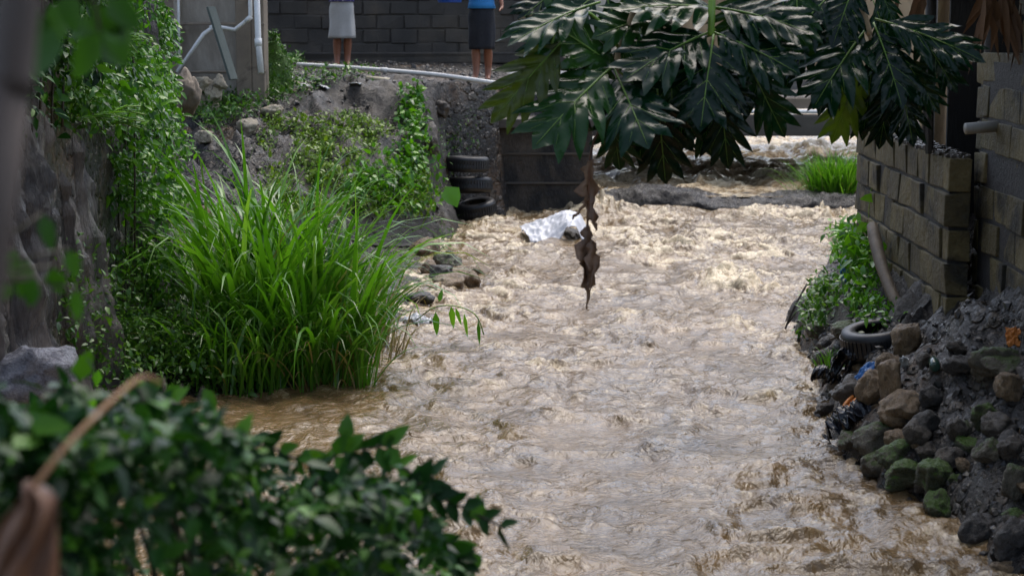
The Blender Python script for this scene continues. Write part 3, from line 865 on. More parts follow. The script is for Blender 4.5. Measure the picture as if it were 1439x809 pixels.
# ------------------------------------------------------------------ grasses
def blade_arrays(base, lean, length, width, bend, nseg=7):
    n = len(base); t = np.linspace(0, 1, nseg+1)
    d = unit(np.stack([lean[:, 0], lean[:, 1], 0*lean[:, 0]], -1))
    tilt0 = np.linalg.norm(lean, axis=1)
    V = np.zeros((n, nseg+1, 2, 3)); p = base.copy()
    side = np.stack([-d[:, 1], d[:, 0], 0*d[:, 0]], -1)
    side = unit(side + .5*rng.normal(size=side.shape)*[1,1,.3])
    for i in range(nseg+1):
        ang = tilt0 + bend*(t[i]**2)
        wv = width*np.minimum(1, .55+1.2*t[i])*(1-t[i]**2.2)+.0008
        V[:, i, 0] = p - side*wv[:, None]*.5
        V[:, i, 1] = p + side*wv[:, None]*.5
        stepv = d*np.sin(ang)[:, None] + np.array([0,0,1])*np.cos(ang)[:, None]
        p = p + stepv*(length/nseg)[:, None]
    k = (nseg+1)*2
    f = []
    for i in range(nseg): f.append([2*i, 2*i+1, 2*i+3, 2*i+2])
    F = np.array(f)[None] + (np.arange(n)*k)[:, None, None]
    return V.reshape(-1, 3), F.reshape(-1, 4)

def grass(name, label, pts, Lr, Wr, mat='grass', spread=.25, bend=(.4,1.9), parent=None, bias=(0,0)):
    pts = np.asarray(pts, float); n = len(pts); c = pts.mean(0); c[2] = pts[:, 2].min()
    t = thing(name, label, 'grass', tuple(c))
    rel = pts - c
    lean = rel[:, :2]*spread + rng.normal(size=(n,2))*.20 + np.array(bias)
    L = rng.uniform(*Lr, n)
    V, F = blade_arrays(rel, lean, L, rng.uniform(*Wr, n), rng.uniform(*bend, n))
    np_mesh('blades', V, F, M[mat], t)
    return t

def blob(cx, cy, rx, ry, n):
    a = rng.uniform(0, 6.283, n); r = np.sqrt(rng.uniform(0, 1, n))
    X = cx + rx*r*np.cos(a); Y = cy + ry*r*np.sin(a)
    return np.stack([X, Y, np.maximum(ground_h(X, Y), -.02)], -1)
grass('grass_clump', 'huge clump of tall bright green grass arching over the stream edge', np.concatenate([blob(-1.95, 15.6, .5, .7, 460), blob(-1.55, 15.2, .4, .5, 190)]), (.7,1.9), (.022,.060), bias=(.02,-.05), bend=(.7,3.0), spread=.36)
grass('grass_clump', 'shorter grass fringe bending into the water in front of the huge clump', np.concatenate([blob(-1.55, 14.7, .55, .25, 260), blob(-2.05, 14.5, .35, .3, 160)]), (.35,.95), (.012,.030), bend=(.8,2.6))
grass('grass_clump', 'loose grass reaching out over the stones beside the huge clump', blob(-1.35, 16.5, .3, .8, 170), (.4,1.1), (.014,.036), bias=(.14,-.05), bend=(.8,2.5))
grass('grass_clump', 'thin grass rising behind the huge clump against the earth corner', blob(-2.45, 17.2, .4, .6, 170), (.5,1.2), (.012,.026))
p0 = P(1172, 256, 28.9)
grass('grass_tuft', 'round bright tuft of grass standing in the water above the weir', [(p0.x+random.gauss(.06,.20), 28.9+random.gauss(0,.2), .12) for _ in range(1300)], (.25,.74), (.012,.024), spread=1.1, bend=(.3,1.9))
b = ray_hit(1180, 520, 9)
grass('grass_tuft', 'small lime tuft of grass on the bank below the tyre', [(b.x+random.gauss(0,.09), b.y+random.gauss(0,.08), b.z) for _ in range(150)], (.08,.2), (.006,.01), spread=1.0)

grass('grass_clump', 'dead brown grass blades bent over at the foot of the huge clump', np.concatenate([blob(-1.5, 14.75, .5, .25, 60), blob(-1.1, 16.0, .25, .7, 50)]), (.3,.9), (.008,.020), 'dry_grass', bend=(1.2,2.8), spread=.5)
# stem with hanging leaves reaching over the water
t = thing('leafy_shoot', 'slender shoot with hanging leaves reaching from the grass over the water', 'shoot', P(590,440,15.2))
o0 = Vector(t.location)
path = spline([P(585,450,15.3), P(610,432,15.1), P(640,430,15.0), P(668,442,14.9), P(680,470,14.9)], 5)
mb = MB(); mb.tube([p-o0 for p in path], .005, 5); mb.build('stem', M['stem'], t, True)
bp = np.array([(P(x,y,15)-o0)[:] for x,y in ((612,438),(617,424),(634,430),(652,440),(672,450),(640,432))])
bd = np.array([(.05,0,-1),(.2,0,.8),(.1,0,-1),(.15,-.1,-1),(.05,0,-1),(.3,0,-.9)])
V, F = leaf_arrays(bp, bd, np.tile([0,-1.,.2],(6,1)), np.array([.19,.1,.18,.19,.2,.15]), np.array([.055,.04,.05,.03,.03,.03]), .1)
np_mesh('leaves', V, F, M['vine'], t)
# broad light leaf
t = thing('broad_leaf', 'single broad pale green leaf in front of the tyres', 'leaf', P(627,262,22.5))
V, F = leaf_arrays(np.array([[0,0,0.]]), np.array([[.35,-.2,-.6]]), np.array([[.1,-1,.6]]), np.array([.27]), np.array([.24]), .1)
np_mesh('blade', V, F, M['vine'], t)
mb = MB(); mb.tube(spline([(0,0,0),(-.12,.05,-.12),(-.3,.15,-.5)], 4), .006, 5); mb.build('stalk', M['stem'], t, True)

# ------------------------------------------------------------------ block walls
def block_wall(p0, p1, z0, z1, th, bl, bh, mat, mort, parent, name='blocks', jag=None, miss=0, proud=.012):
    """courses of blocks between two plan points, thickness to the right of the walk"""
    p0, p1 = Vector((p0[0], p0[1], 0)), Vector((p1[0], p1[1], 0))
    d = (p1-p0); Ln = d.length; d.normalize(); n = Vector((d.y, -d.x, 0)); ang = math.atan2(d.y, d.x)
    mb = MB(); nr = int(round((z1-z0)/bh))
    for r in range(nr):
        x = -(bl*.5 if r % 2 else 0)
        while x < Ln - .02:
            a, b_ = max(x, 0), min(x+bl, Ln)
            x += bl
            if b_-a < .05: continue
            zc = z0 + (r+.5)*bh
            if jag and zc > jag((a+b_)/2): continue
            if random.random() < miss: continue
            c = p0 + d*((a+b_)/2) + n*(th/2) + Vector((0,0,zc)) + n*random.uniform(-.014,.014)
            mb.box(c, (b_-a-random.uniform(.014,.03), abs(th)-random.uniform(0,.02), bh-random.uniform(.014,.03)), ang+random.gauss(0,.012), .011)
    o = mb.build(name, M[mat], parent, False, .008)
    mm = MB()
    if jag:
        k = 40
        for i in range(k):
            a, b_ = Ln*i/k, Ln*(i+1)/k
            zt = min(z1, jag((a+b_)/2)) - .03
            mm.box(p0 + d*((a+b_)/2) + n*(th/2) + Vector((0,0,(z0+zt)/2)), (b_-a, abs(th)-2*proud, zt-z0), ang)
    else:
        mm.box(p0 + d*(Ln/2) + n*(th/2) + Vector((0,0,(z0+z1)/2)), (Ln-.07, abs(th)-2*proud-.02, z1-z0-.03), ang)
    mm.build('mortar', M[mort], parent)
    return o

# river side wall with pillar
t = thing('block_wall', 'low mossy concrete block wall with gravel on top ending in a square pillar', 'wall', (2.92, 14.5, .6))
o0 = Vector(t.location)
def W(p): return (p[0]-o0.x, p[1]-o0.y)
block_wall(W((2.86,16.6)), W((2.86,13.05)), .2-o0.z, 1.82-o0.z, -.17, .42, .232, 'block', 'mortar', t)
g = MB()
for k in range(240):
    s = random.uniform(.012,.028)
    g.box((2.945+random.uniform(-.09,.09)-o0.x, random.uniform(13.05,15.2)-o0.y, 1.82+s*.4-o0.z), (s*1.4,s*1.2,s), random.uniform(0,3), s*.2)
g.build('gravel_top', M['stone_grey'], t, False, .003)
# taller wall set back
t = thing('block_wall', 'tall dark block wall standing behind the gravel topped pillar', 'wall', (3.2, 11.5, .7))
o0 = Vector(t.location)
block_wall(W((3.1,13.22)), W((3.1,8.8)), .1-o0.z, 3.2-o0.z, -.18, .40, .22, 'block', 'mortar', t, jag=lambda s: (2.48 if s < .95 else 3.6)-o0.z)
block_wall(W((4.6,13.4)), W((3.1,13.4)), .3-o0.z, 2.48-o0.z, -.17, .40, .22, 'block', 'mortar', t, 'return_blocks')
# dark mud heaped against the pillar
def heap(name, label, cat, c, r, h, mat, seed):
    a = np.linspace(-1,1,44); X, Y = np.meshgrid(a, a); X = X.ravel(); Y = Y.ravel()
    rr = np.sqrt(X*X+Y*Y)
    q = np.stack([X*2.2, Y*2.2, 0*X+seed], -1)
    Z = h*(1-sstep(0,1,rr)) + .28*h*fbm(q, 4)*(rr<1.2) + .10*h*np.abs(fbm(q*4,3)) - .06
    V = np.stack([c[0]+X*r[0], c[1]+Y*r[1], c[2]+Z], -1)
    return tag(np_mesh(name, V, grid_faces(44,44), M[mat]), label, cat)
hy = np.linspace(12.6, 16.9, 110); hu = np.linspace(0, 1, 40)
HY, HU = np.meshgrid(hy, hu); HY = HY.ravel(); HU = HU.ravel()
foot = np.interp(HY, [12.6,13.2,14,15.5,16.9], [2.62,2.52,2.42,2.45,2.6]); crest_z = np.interp(HY, [12.6,13.0,13.5,14.4,16.4,16.9], [.60,.86,.98,.98,1.10,.9])
HX = 2.96 + (foot-2.96)*HU
q = np.stack([HX*3.2, HY*3.2, 0*HX], -1)
ft = np.maximum(h_at(foot, HY), 0) - .08
HZ = crest_z + (ft-crest_z)*HU**.85 + (.11*fbm(q, 4) + .10*np.abs(fbm(q*2.6+3, 3)))*np.sin(np.clip(HU*1.15,0,1)*math.pi)**.5
k_ = (XX > 2.42) & (XX < 2.96) & (YY > 12.6) & (YY < 16.9)
fx, cz = np.interp(YY[k_], [12.6,13.2,14,15.5,16.9], [2.62,2.52,2.42,2.45,2.6]), np.interp(YY[k_], [12.6,13.0,13.5,14.4,16.4,16.9], [.60,.86,.98,.98,1.10,.9])
uu = np.clip((XX[k_]-2.96)/(fx-2.96), 0, 1)
HG[k_] = np.maximum(HG[k_], cz + (.1-cz)*uu**.85)
tag(np_mesh('mud_heap', np.stack([HX, HY - .10*fbm(q+7, 3), HZ], -1), grid_faces(110, 40), M['heap']), 'rough dark mortar and mud heap piled against the low block wall', 'mud heap')
# concrete pipe
mb = MB(); mb.tube([P(1357,181,12.75), P(1420,176,12.8)], .037, 14)
a = mb.build('drain_pipe', M['grey_pipe'], None, True)
tag(a, 'short pale drain pipe poking out of the tall block wall', 'pipe')
mb = MB(); mb.tube([P(1306,140,13.6), P(1306,216,13.6)], .028, 6)
tag(mb.build('stake', M['dark_wood']), 'dark upright stake on the gravel topped wall', 'stake')
# leaning timber, post
mb = MB(); mb.tube(spline([P(1226,318,15.2), P(1238,370,14.7), P(1257,420,14.25), P(1280,464,13.9)], 3), [.045,.05,.05,.048,.044,.044,.044,.042,.04,.036][:10], 9)
tag(mb.build('leaning_log', M['wood'], None, True), 'weathered log leaning against the mud heap beside the tyre', 'log')
mb = MB(); mb.tube([P(1221,185,16.75), P(1222,335,16.7)], .05, 9)
tag(mb.build('post', M['dark_wood'], None, True), 'rough wooden post at the far end of the low block wall', 'post')
mb = MB(); mb.tube(spline([P(1212,300,16.6), P(1222,262,16.4), P(1238,215,16.3)], 4), [.012]*9, 6)
tag(mb.build('stick', M['dark_wood'], None, True), 'thin dark stick rising beside the wooden post', 'stick')
mb = MB(); mb.tube(spline([P(1101,468,17.0), P(1116,432,17.0), P(1134,399,17.1)], 4), [.009]*9, 6); mb.tube([P(1107,455,17.0), P(1125,430,17.05)], .006, 5)
tag(mb.build('stick', M['dark_wood'], None, True), 'forked bare stick poking out of the bank over the water', 'stick')
mb = MB(); mb.tube(spline([P(1168,476,14.9), P(1195,470,14.5), P(1235,473,14.0), P(1262,480,13.6)], 4), [.010]*13, 6)
tag(mb.build('stick', M['dark_wood'], None, True), 'thin crooked branch lying across the front of the tyre', 'stick')

# tyres
def tyre(label, loc, rot, Rr=.30, r=.09, group=None):
    t = thing('tyre', label, 'tyre', loc, group)
    t.rotation_euler = rot
    prof = [(.60,-.9),(.80,-1.0),(.95,-.92),(1.0,-.6),(1.0,-.1),(.97,-.06),(.97,.06),(1.0,.1),(1.0,.6),(.95,.92),(.80,1.0),(.60,.9),(.58,.7),(.85,.6),(.9,0),(.85,-.6),(.58,-.7)]
    n = 40; V, F = [], []
    for i in range(n):
        a = 2*math.pi*i/n
        for u, z in prof: V.append((u*Rr*math.cos(a), u*Rr*math.sin(a), z*r))
    k = len(prof)
    for i in range(n):
        for j in range(k): F.append((i*k+j, ((i+1)%n)*k+j, ((i+1)%n)*k+(j+1)%k, i*k+(j+1)%k))
    mesh_obj('rubber_body', V, F, M['tyre'], t, True)
    V, F = [], []
    mb = MB()
    for i in range(48):
        a = 2*math.pi*(i+.5)/48
        mb.box((1.004*Rr*math.cos(a), 1.004*Rr*math.sin(a), 0), (.012, .026, r*1.1), a)
    mb.build('tread', M['tyre'], t)
    return t
c = P(1250, 466, 13.45); tyre('half buried black tyre lying tilted on the bank beside the rounded tan stone', (c.x-.01, c.y+.28, c.z-.10), (R(4), R(-10), 0), .27, .10)
for px, py, Y, lab, rz in ((655,232,25.6,'topmost of the black tyres stacked in the bank corner',.2),(660,262,25.7,'middle black tyre under the topmost one in the bank corner',.6),(666,295,25.9,'lowest black tyre of the stack standing at the water line',.1)):
    c = P(px, py, Y); tyre(lab, (c.x, c.y+.2, c.z), (R(random.uniform(-8,8)), R(random.uniform(-8,8)), rz), .29, .10, 'tyres stacked in the bank')

# rubbish on the bank
def crumple(name, label, cat, c, size, mat, seed, nseg=22, amp=.3, tilt=(0,0,0)):
    a = np.linspace(-1,1,nseg); X, Y = np.meshgrid(a, a); X = X.ravel(); Y = Y.ravel()
    q = np.stack([X*1.7, Y*1.7, 0*X+seed], -1)
    Z = amp*(1-2*np.abs(fbm(q,3))) + amp*.4*fbm(q*3,3) - amp*.5*(X*X+Y*Y)
    X = X + .18*fbm(q+9,3); Y = Y + .18*fbm(q+19,3)
    V = np.stack([X*size[0], Y*size[1], Z*size[2]], -1)
    o = np_mesh(name, V, grid_faces(nseg,nseg), M[mat])
    o.location = c; o.rotation_euler = tilt
    m = o.modifiers.new('thick','SOLIDIFY'); m.thickness = .004
    return tag(o, label, cat)
def on_bank(px, py, y0=9, up=.03):
    p = ray_hit(px, py, y0); p.z += up; return p
crumple('plastic_strip', 'sky blue plastic strip hanging in the bank weeds', 'plastic', on_bank(1187,408,9,.16), (.035,.02,.05), 'blue_plastic', 4, tilt=(R(80),0,.3)).scale = (1,4,1)
crumple('plastic_scrap', 'bright blue plastic scrap above the orange cloth', 'plastic', on_bank(1218,535,9,.05), (.05,.09,.06), 'blue_plastic', 8, tilt=(R(40),.3,-.6))
t = thing('orange_cloth', 'frayed orange cloth bundle hanging to the water on the bank', 'cloth', on_bank(1195,580,9,.05)); o0 = Vector(t.location)
mb = MB()
for k in range(9):
    a = P(1206+random.uniform(-8,10), 560+random.uniform(-6,6), o0.y+random.uniform(-.05,.02)); b_ = P(1180+random.uniform(-6,10), 598+random.uniform(-8,4), o0.y-.12+random.uniform(-.05,.03))
    m_ = (a+b_)/2 + Vector((random.uniform(-.02,.02), -.03, .03))
    mb.tube([p-o0 for p in spline([a,m_,b_],4)], [.012,.014,.016,.015,.016,.014,.012,.010,.006], 6)
mb.build('strips', M['orange'], t, True)
for px, py, sx, sd, lab in ((1205,520,.16,3,'crumpled black plastic heap above the orange cloth'),(1195,598,.17,5,'wet black plastic sheet bunched at the water below the orange cloth'),(1170,545,.13,9,'black plastic rag at the water edge beside the lime grass tuft')):
    crumple('plastic_sheet', lab, 'plastic', on_bank(px,py,9,.04), (sx,sx*.9,.16), 'black_plastic', sd, 34, .5, (R(25),R(-20),sd))
for px, py, lab, sd in ((1244,445,'white rag scrap beside the leaning log',1),(1212,362,'white paper scrap caught in the bank plant',2),(1270,520,'small white scrap on top of the upright pale stone',3)):
    crumple('scrap', lab, 'scrap', on_bank(px,py,9,.05), (.03,.04,.05), 'white_scrap', sd, 10, .4, (R(60),0,sd))
mb = MB(); p = on_bank(1311,527,9,.04); mb.tube([p+Vector((0,-.06,0)), p+Vector((0,-.055,0)), p+Vector((.02,.08,.01)), p+Vector((.03,.12,.015)), p+Vector((.035,.16,.02))], [.026,.032,.032,.014,.012], 14)
tag(mb.build('bottle', M['glass_green'], None, True), 'dark green bottle end sticking out of the mud slope', 'bottle')
crumple('plastic_scrap', 'rust orange scrap at the foot of the tall block wall', 'scrap', on_bank(1428,490,9,.05), (.06,.06,.06), 'orange', 12, tilt=(R(50),0,0))
# bank plants
plant('bank_plant', 'bright leafy plant leaning over the water below the low block wall', 'plant', [((1200,370,26,26),1),((1215,400,24,24),.7),((1185,352,16,14),.4)], .085, 'vine', 9, .4, .5, 9, (.05,.30), 380)
plant('bank_plant', 'mixed yellow green weeds on the rubbish at the tip of the bank', 'plant', [((1155,440,22,22),1),((1165,420,20,16),.6),((1140,470,12,16),.5)], .06, 'weed', 6, .45, .2, 9, (.02,.2), 300)
plant('bank_plant', 'soft green weeds between the blue strip and the leaning log', 'plant', [((1215,440,22,22),1),((1235,460,20,16),.6),((1200,420,14,20),.5)], .06, 'vine', 6, .45, .2, 9, (.02,.2), 260)
t = thing('leafy_shoot', 'light green shoot with few large leaves climbing the wooden post', 'shoot', P(1222,260,16)); o0 = Vector(t.location)
mb = MB(); mb.tube([p-o0 for p in spline([P(1220,330,16.1),P(1224,270,15.9),P(1240,200,15.8)],5)], .006, 5); mb.build('stem', M['stem'], t, True)
bp = np.array([(P(x,y,15.85)-o0)[:] for x,y in ((1236,222),(1228,242),(1236,205),(1232,280),(1226,300),(1238,240),(1222,315))])
V, F = leaf_arrays(bp, np.array([(.6,-.3,.4),(.5,-.3,-.1),(.3,-.2,.8),(-.6,-.3,.1),(.6,-.3,-.1),(.8,-.2,.2),(-.5,-.3,-.2)]), np.tile([0,-.8,.6],(7,1)), np.full(7,.15), np.full(7,.09), .2)
np_mesh('leaves', V, F, M['vine'], t)

# ------------------------------------------------------------------ shed above the tall wall
t = thing('shed', 'dark open shed with a tin roof behind the tall block wall', 'shed', (4.6,12.5,1.2)); o0 = Vector(t.location)
mb = MB()
n = 60
V, F = [], []
for i in range(n+1):
    y = 8.0 + 8.6*i/n
    for j, (x, z) in enumerate(((2.75,3.45),(7.2,4.5))):
        V.append((x-o0.x, y-o0.y, z+.03*math.sin(i*2.1)-o0.z))
for i in range(n): F.append((2*i,2*i+1,2*i+3,2*i+2))
r = mesh_obj('roof', V, F, M['tin'], t); m = r.modifiers.new('thick','SOLIDIFY'); m.thickness = .02
for x, y in ((3.25,13.6),(3.3,9.2),(6.9,13.6),(6.9,9.2),(3.4,16.3)):
    mb = MB(); mb.tube([(x-o0.x,y-o0.y,1.0-o0.z),(x-o0.x,y-o0.y,3.55+(x-2.75)*.236-o0.z)], .05, 8); mb.build('post', M['dark_wood'], t, True)
mb = MB()
for i in range(30):
    mb.box((7.0-o0.x, 8.6+i*.27-o0.y, 2.6-o0.z), (.03,.25,2.8), 0, .005)
mb.build('plank_wall', M['dark_wood'], t); mb = MB()
for i in range(14):
    mb.box((3.9+i*.24-o0.x, 16.35-o0.y, 2.5-o0.z), (.22,.03,2.7), 0, .005)
mb.build('plank_wall', M['dark_wood'], t); mb = MB()
mb.box((4.28-o0.x, 14.6-o0.y, 2.35-o0.z), (2.2,.04,2.5), 0, 0)  # dark sheet added to stand for the shaded recess in the shed
mb.build('recess_shade', M['recess_black'], t)
# dry fronds hanging at the shed edge
t = thing('dry_frond', 'bundle of long dry brown leaves hanging under the shed roof edge', 'dry leaves', P(1400,-20,12.4)); o0 = Vector(t.location)
pts = np.array([(P(random.uniform(1375,1439), random.uniform(-40,5), 12.3+random.uniform(-.1,.1))-o0)[:] for _ in range(26)])
V, F = leaf_arrays(pts, np.stack([rng.normal(size=26)*.35+.1, rng.normal(size=26)*.2, -np.ones(26)], -1), np.tile([0,-1.,0],(26,1))+rng.normal(size=(26,3))*.3, rng.uniform(.25,.5,26), rng.uniform(.03,.06,26), .1)
np_mesh('leaf_strips', V, F, M['thatch'], t)
t = thing('dry_frond', 'curled pale dry leaf dangling beside the tan tree trunk', 'dry leaves', P(1285,-20,11.6)); o0 = Vector(t.location)
pts = np.array([(P(x, y, 11.6)-o0)[:] for x, y in ((1300,-15),(1292,-10),(1262,-20),(1285,-5),(1298,5))])
V, F = leaf_arrays(pts, np.array([(-.15,0,-1),(-.25,0,-1),(.0,0,-1),(.05,.1,-1),(-.3,0,-1)]), np.tile([.4,-1.,0],(5,1)), np.array([.28,.26,.3,.2,.18]), np.array([.06,.05,.03,.05,.05]), .25)
np_mesh('leaf_strips', V, F, M['thatch'], t)

# ------------------------------------------------------------------ left building
t = thing('concrete_building', 'weathered concrete wall of a building with pale posts above the left bank', 'building', (-3.6,24.5,1.8)); o0 = Vector(t.location)
mb = MB(); mb.box(P(290,40,24.3)+Vector((0,.25,.9))-o0, (1.25,.4,4.6), 0); mb.build('wall_panel', M['concrete'], t, False, .01)
for px, w in ((237,.13),(342,.20),(362,.14)):
    c = P(px,40,24.2); mb = MB(); mb.box((c.x-o0.x, c.y+.2-o0.y, 3.4-o0.z), (w,.42,4.6), 0, .01); mb.build('column', M['post'], t, False, .015)
for z in (1.55, 2.02, 2.6): 
    mb = MB(); mb.box((P(300,40,24.1).x-o0.x, 24.22-o0.y, z-o0.z), (1.2,.06,.035), 0, .008); mb.build('ledge', M['post'], t, False, .01)
mb = MB(); mb.box((-5.6-o0.x, 25.6-o0.y, 3.4-o0.z), (3.2,2.8,4.6)); mb.build('side_wall', M['concrete'], t)
mb = MB(); mb.box((-5.0-o0.x, 25.6-o0.y, 5.8-o0.z), (5.4,4.2,.2)); mb.build('roof', M['tin'], t, False, .01)
# cream stone footing
for k,(px,py,w,h) in enumerate(((288,118,30,26),(300,132,26,30),(282,142,24,26),(296,155,24,24),(268,128,20,30),(310,118,22,22))):
    p = P(px,py,23.6); s = FPX/23.6
    rock('footing_stone', p, (w/s*.55,w/s*.4,h/s*.65), 'cream', 'whitewashed stone under the concrete building wall', 'stone', 'whitewashed footing stones', k)
rock('stone_block', P(262,140,18.6), (.12,.2,.30), 'post', 'brown broken block at the earth corner under the vines', 'block', None, 5, (.1,.1,.4))
# mossy mound
a = np.linspace(-1,1,40); X, Y = np.meshgrid(a,a); X=X.ravel(); Y=Y.ravel(); rr=np.sqrt(X*X+Y*Y)
c = P(388,70,25.2)
Z = (1-sstep(.12,.95,rr+.25*X+.12*fbm(np.stack([X*2.5,Y*2.5,0*X],-1),3)))*(.92+.12*fbm(np.stack([X*3,Y*3,0*X+4],-1),3))
M['moss_mound'] = surf_mat('moss', [col(52,80,20), col(84,118,34)], 8, (.7,.95), 1, .04, bscale=30)
t = thing('moss_mound', 'steep mound covered in dark green moss beside the building corner', 'moss mound', (c.x, c.y, 1.72)); o0 = np.array(t.location)
Vm = np.stack([c.x-.02+X*.36+.05*fbm(np.stack([X*4,Y*4,Z*3],-1),3), c.y+Y*.6, 1.70+Z*.82], -1) - o0
np_mesh('mound', Vm, grid_faces(40,40), M['moss_mound'], t)
kk = rng.integers(0, len(Vm), 5200); kk = kk[(Z[kk] > .06) & (Y[kk] < .35)]
leaf_cloud('moss', Vm[kk]+rng.normal(size=(len(kk),3))*.02, M['weed'], t, .034, .6, droop=.4, out=(0,-.6,.2))

def pipe(label, pts, r, mat='pvc', name='pipe', couplers=()):
    t = thing(name, label, 'pipe', pts[0]); o0 = Vector(pts[0])
    mb = MB(); mb.tube([Vector(p)-o0 for p in pts], r, 10); mb.build('tube', M[mat], t, True)
    for i in couplers:
        q0 = Vector(pts[i])-o0; d = (Vector(pts[min(i+1,len(pts)-1)])-Vector(pts[max(i-1,0)])).normalized()
        mb = MB(); mb.tube([q0-d*.045, q0+d*.045], r*1.25, 10); mb.build('coupler', M[mat], t, True)
pipe('thin white pipe running straight up the concrete wall', [P(252,102,23.8), P(250,-60,23.8)], .015)
pipe('bent white pipe crossing the concrete wall behind the leaning plank', [P(249,102,23.7), P(286,48,23.8), P(300,38,23.85), P(312,39,23.85), P(330,42,23.85), P(349,27,23.85), P(352,22,23.85), P(350,-60,23.85)], .024, couplers=(2,5))
pipe('thick white downpipe standing at the building corner', [P(367,103,23.6), P(363,60,23.7), P(358,-80,23.8)], .036, couplers=(1,))
pl = spline([P(418,91,27.0), P(470,94,26.8), P(540,99,26.6), P(610,105,26.4), P(670,113,26.2), P(720,121,26.2)], 3)
pipe('long white pipe lying along the edge of the bank top', pl, .030, couplers=(6,))
pipe('short cream pipe stub lying on the bank under the long white pipe', [P(515,111,25.9), P(562,116,25.8)], .042, 'pvc_cream')
mb = MB()
a, b_ = P(296,10,23.3), P(328,112,23.2); d = (b_-a); q_ = d.normalized().to_track_quat('Z','Y').to_matrix()
mb.box((a+b_)/2, (.17,.03,d.length), M=q_)
tag(mb.build('plank', M['plank'], None, False, .004), 'grey green plank leaning against the concrete wall', 'plank')
for k,(px,py,s) in enumerate(((428,124,.05),(405,112,.05),(455,127,.06),(500,124,.05),(447,118,.05))):
    crumple('scrap', ('white litter scrap on the bank top under the long pipe'), 'scrap', on_bank(px,py,17,.04), (s*1.6,s,s), 'white_scrap', k, 8, .3, (.3,0,k))
    bpy.data.objects[-1] if False else None
for o in [o for o in C.objects if o.get('label') == 'white litter scrap on the bank top under the long pipe']:
    o['group'] = 'white litter on the bank top'

# ------------------------------------------------------------------ dark back wall, abutment, bridge, tan wall
t = thing('block_wall', 'soot dark block wall behind the two standing people', 'wall', (-2.5,33,1.9)); o0 = Vector(t.location)
block_wall(W((-6.5,33)), W((.95,33)), 1.75-o0.z, 4.85-o0.z, -.2, .45, .23, 'darkwall', 'darkwall', t)
mb = MB(); mb.box((-2.0-o0.x, 32.86-o0.y, 1.98-o0.z), (7.5,.25,.16), 0, .02); mb.build('footing', M['darkwall'], t, False, .02)
t = thing('abutment', 'stained brown concrete bridge abutment with a slab on top at the weir', 'abutment', (.4,28,0)); o0 = Vector(t.location)
mb = MB(); mb.box((.37-o0.x, 29.9-o0.y, .42), (1.46,5.4,1.5)); mb.build('wall', M['abutment'], t, False, .02)
mb = MB()
for z in (.42, .82): mb.box((.37-o0.x, 27.19-o0.y, z), (1.44,.03,.025), 0, .004)
mb.build('form_line', M['beam'], t)
mb = MB(); mb.box((.40-o0.x, 29.85-o0.y, 1.235), (1.62,5.6,.13)); mb.build('slab', M['beam'], t, False, .015)
mb = MB(); mb.box((.66-o0.x, 30.3-o0.y, 1.48), (1.1,4.6,.36)); mb.build('upper_step', M['darkwall'], t, False, .02)
t = thing('footbridge', 'wet concrete footbridge crossing the stream above the weir', 'bridge', (3.8,30,.9)); o0 = Vector(t.location)
for nm, x0, y0, z0, sz, m in (('lower_beam',3.85,30.2,1.03,(5.3,.35,.31),'beam'),('upper_beam',3.85,30.35,1.36,(5.3,.35,.16),'post'),('deck',3.85,31.6,1.40,(5.3,2.7,.12),'deck'),('step',3.85,33.6,1.50,(5.3,1.6,.24),'deck'),('upper_step',3.85,34.7,1.60,(5.3,1.4,.3),'deck')):
    mb = MB(); mb.box((x0-o0.x, y0-o0.y, z0-o0.z), sz, 0, 0); mb.build(nm, M[m], t, False, .012)
mb = MB(); mb.tube([(1.2-o0.x,30.08-o0.y,1.24-o0.z),(6.4-o0.x,30.08-o0.y,1.24-o0.z)], .03, 10); mb.build('pipe', M['pvc'], t, True)
t = thing('rendered_wall', 'tan rendered wall rising behind the footbridge', 'wall', (5,38,1.5)); o0 = Vector(t.location)
mb = MB(); mb.box((7.0-o0.x, 38.2-o0.y, 3.3-o0.z), (9.4,.3,4.2)); mb.build('wall', M['tanwall'], t)
for x in (3.1, 5.2, 8.5):
    mb = MB(); mb.box((x-o0.x, 38.0-o0.y, 3.3-o0.z), (.25,.25,4.2)); mb.build('pilaster', M['post'], t, False, .01)
t = thing('rendered_wall', 'pale stained wall seen beyond the breadfruit leaves', 'wall', (1.8,37.6,1.5)); o0 = Vector(t.location)
mb = MB(); mb.box((1.75-o0.x, 37.5-o0.y, 3.3-o0.z), (1.15,.3,4.3)); mb.build('wall', M['palewall'], t, False, .01)
mb = MB(); mb.box((2.45-o0.x, 37.45-o0.y, 3.3-o0.z), (.22,.4,4.3)); mb.build('post', M['wood'], t, False, .01)

# ------------------------------------------------------------------ white sheet in the water
a = np.linspace(0,1,60); c_ = np.linspace(0,1,26); U, Vv = np.meshgrid(a,c_); U=U.ravel(); Vv=Vv.ravel()
q = np.stack([U*4, Vv*2.4, 0*U], -1)
ridge = np.interp(U, [0,.2,.45,.62,.72,.85,1], [.10,.17,.24,.30,.30,.26,.03])
low = np.interp(U, [0,.12,.42,.55,.66,.78,.85,1], [.06,-.02,-.05,.02,.17,.16,.02,-.05])
Z = low + (ridge-low)*np.sin(np.clip(Vv,0,1)*math.pi/2) + .022*(1-2*np.abs(fbm(q*1.6,3))) + .012*fbm(q*5,2)
pl_ = P(730,320,24.0); pr_ = P(831,330,24.0)
X = pl_.x + (pr_.x-pl_.x)*U + .06*(1-Vv)*np.interp(U,[0,.4,1],[1.6,0,0]); Yv = 23.75 + .55*Vv + .04*fbm(q+7,3)
sh = np_mesh('plastic_sheet', np.stack([X,Yv,Z+.02],-1), grid_faces(60,26), M['sheet'])
m = sh.modifiers.new('thick','SOLIDIFY'); m.thickness = .006
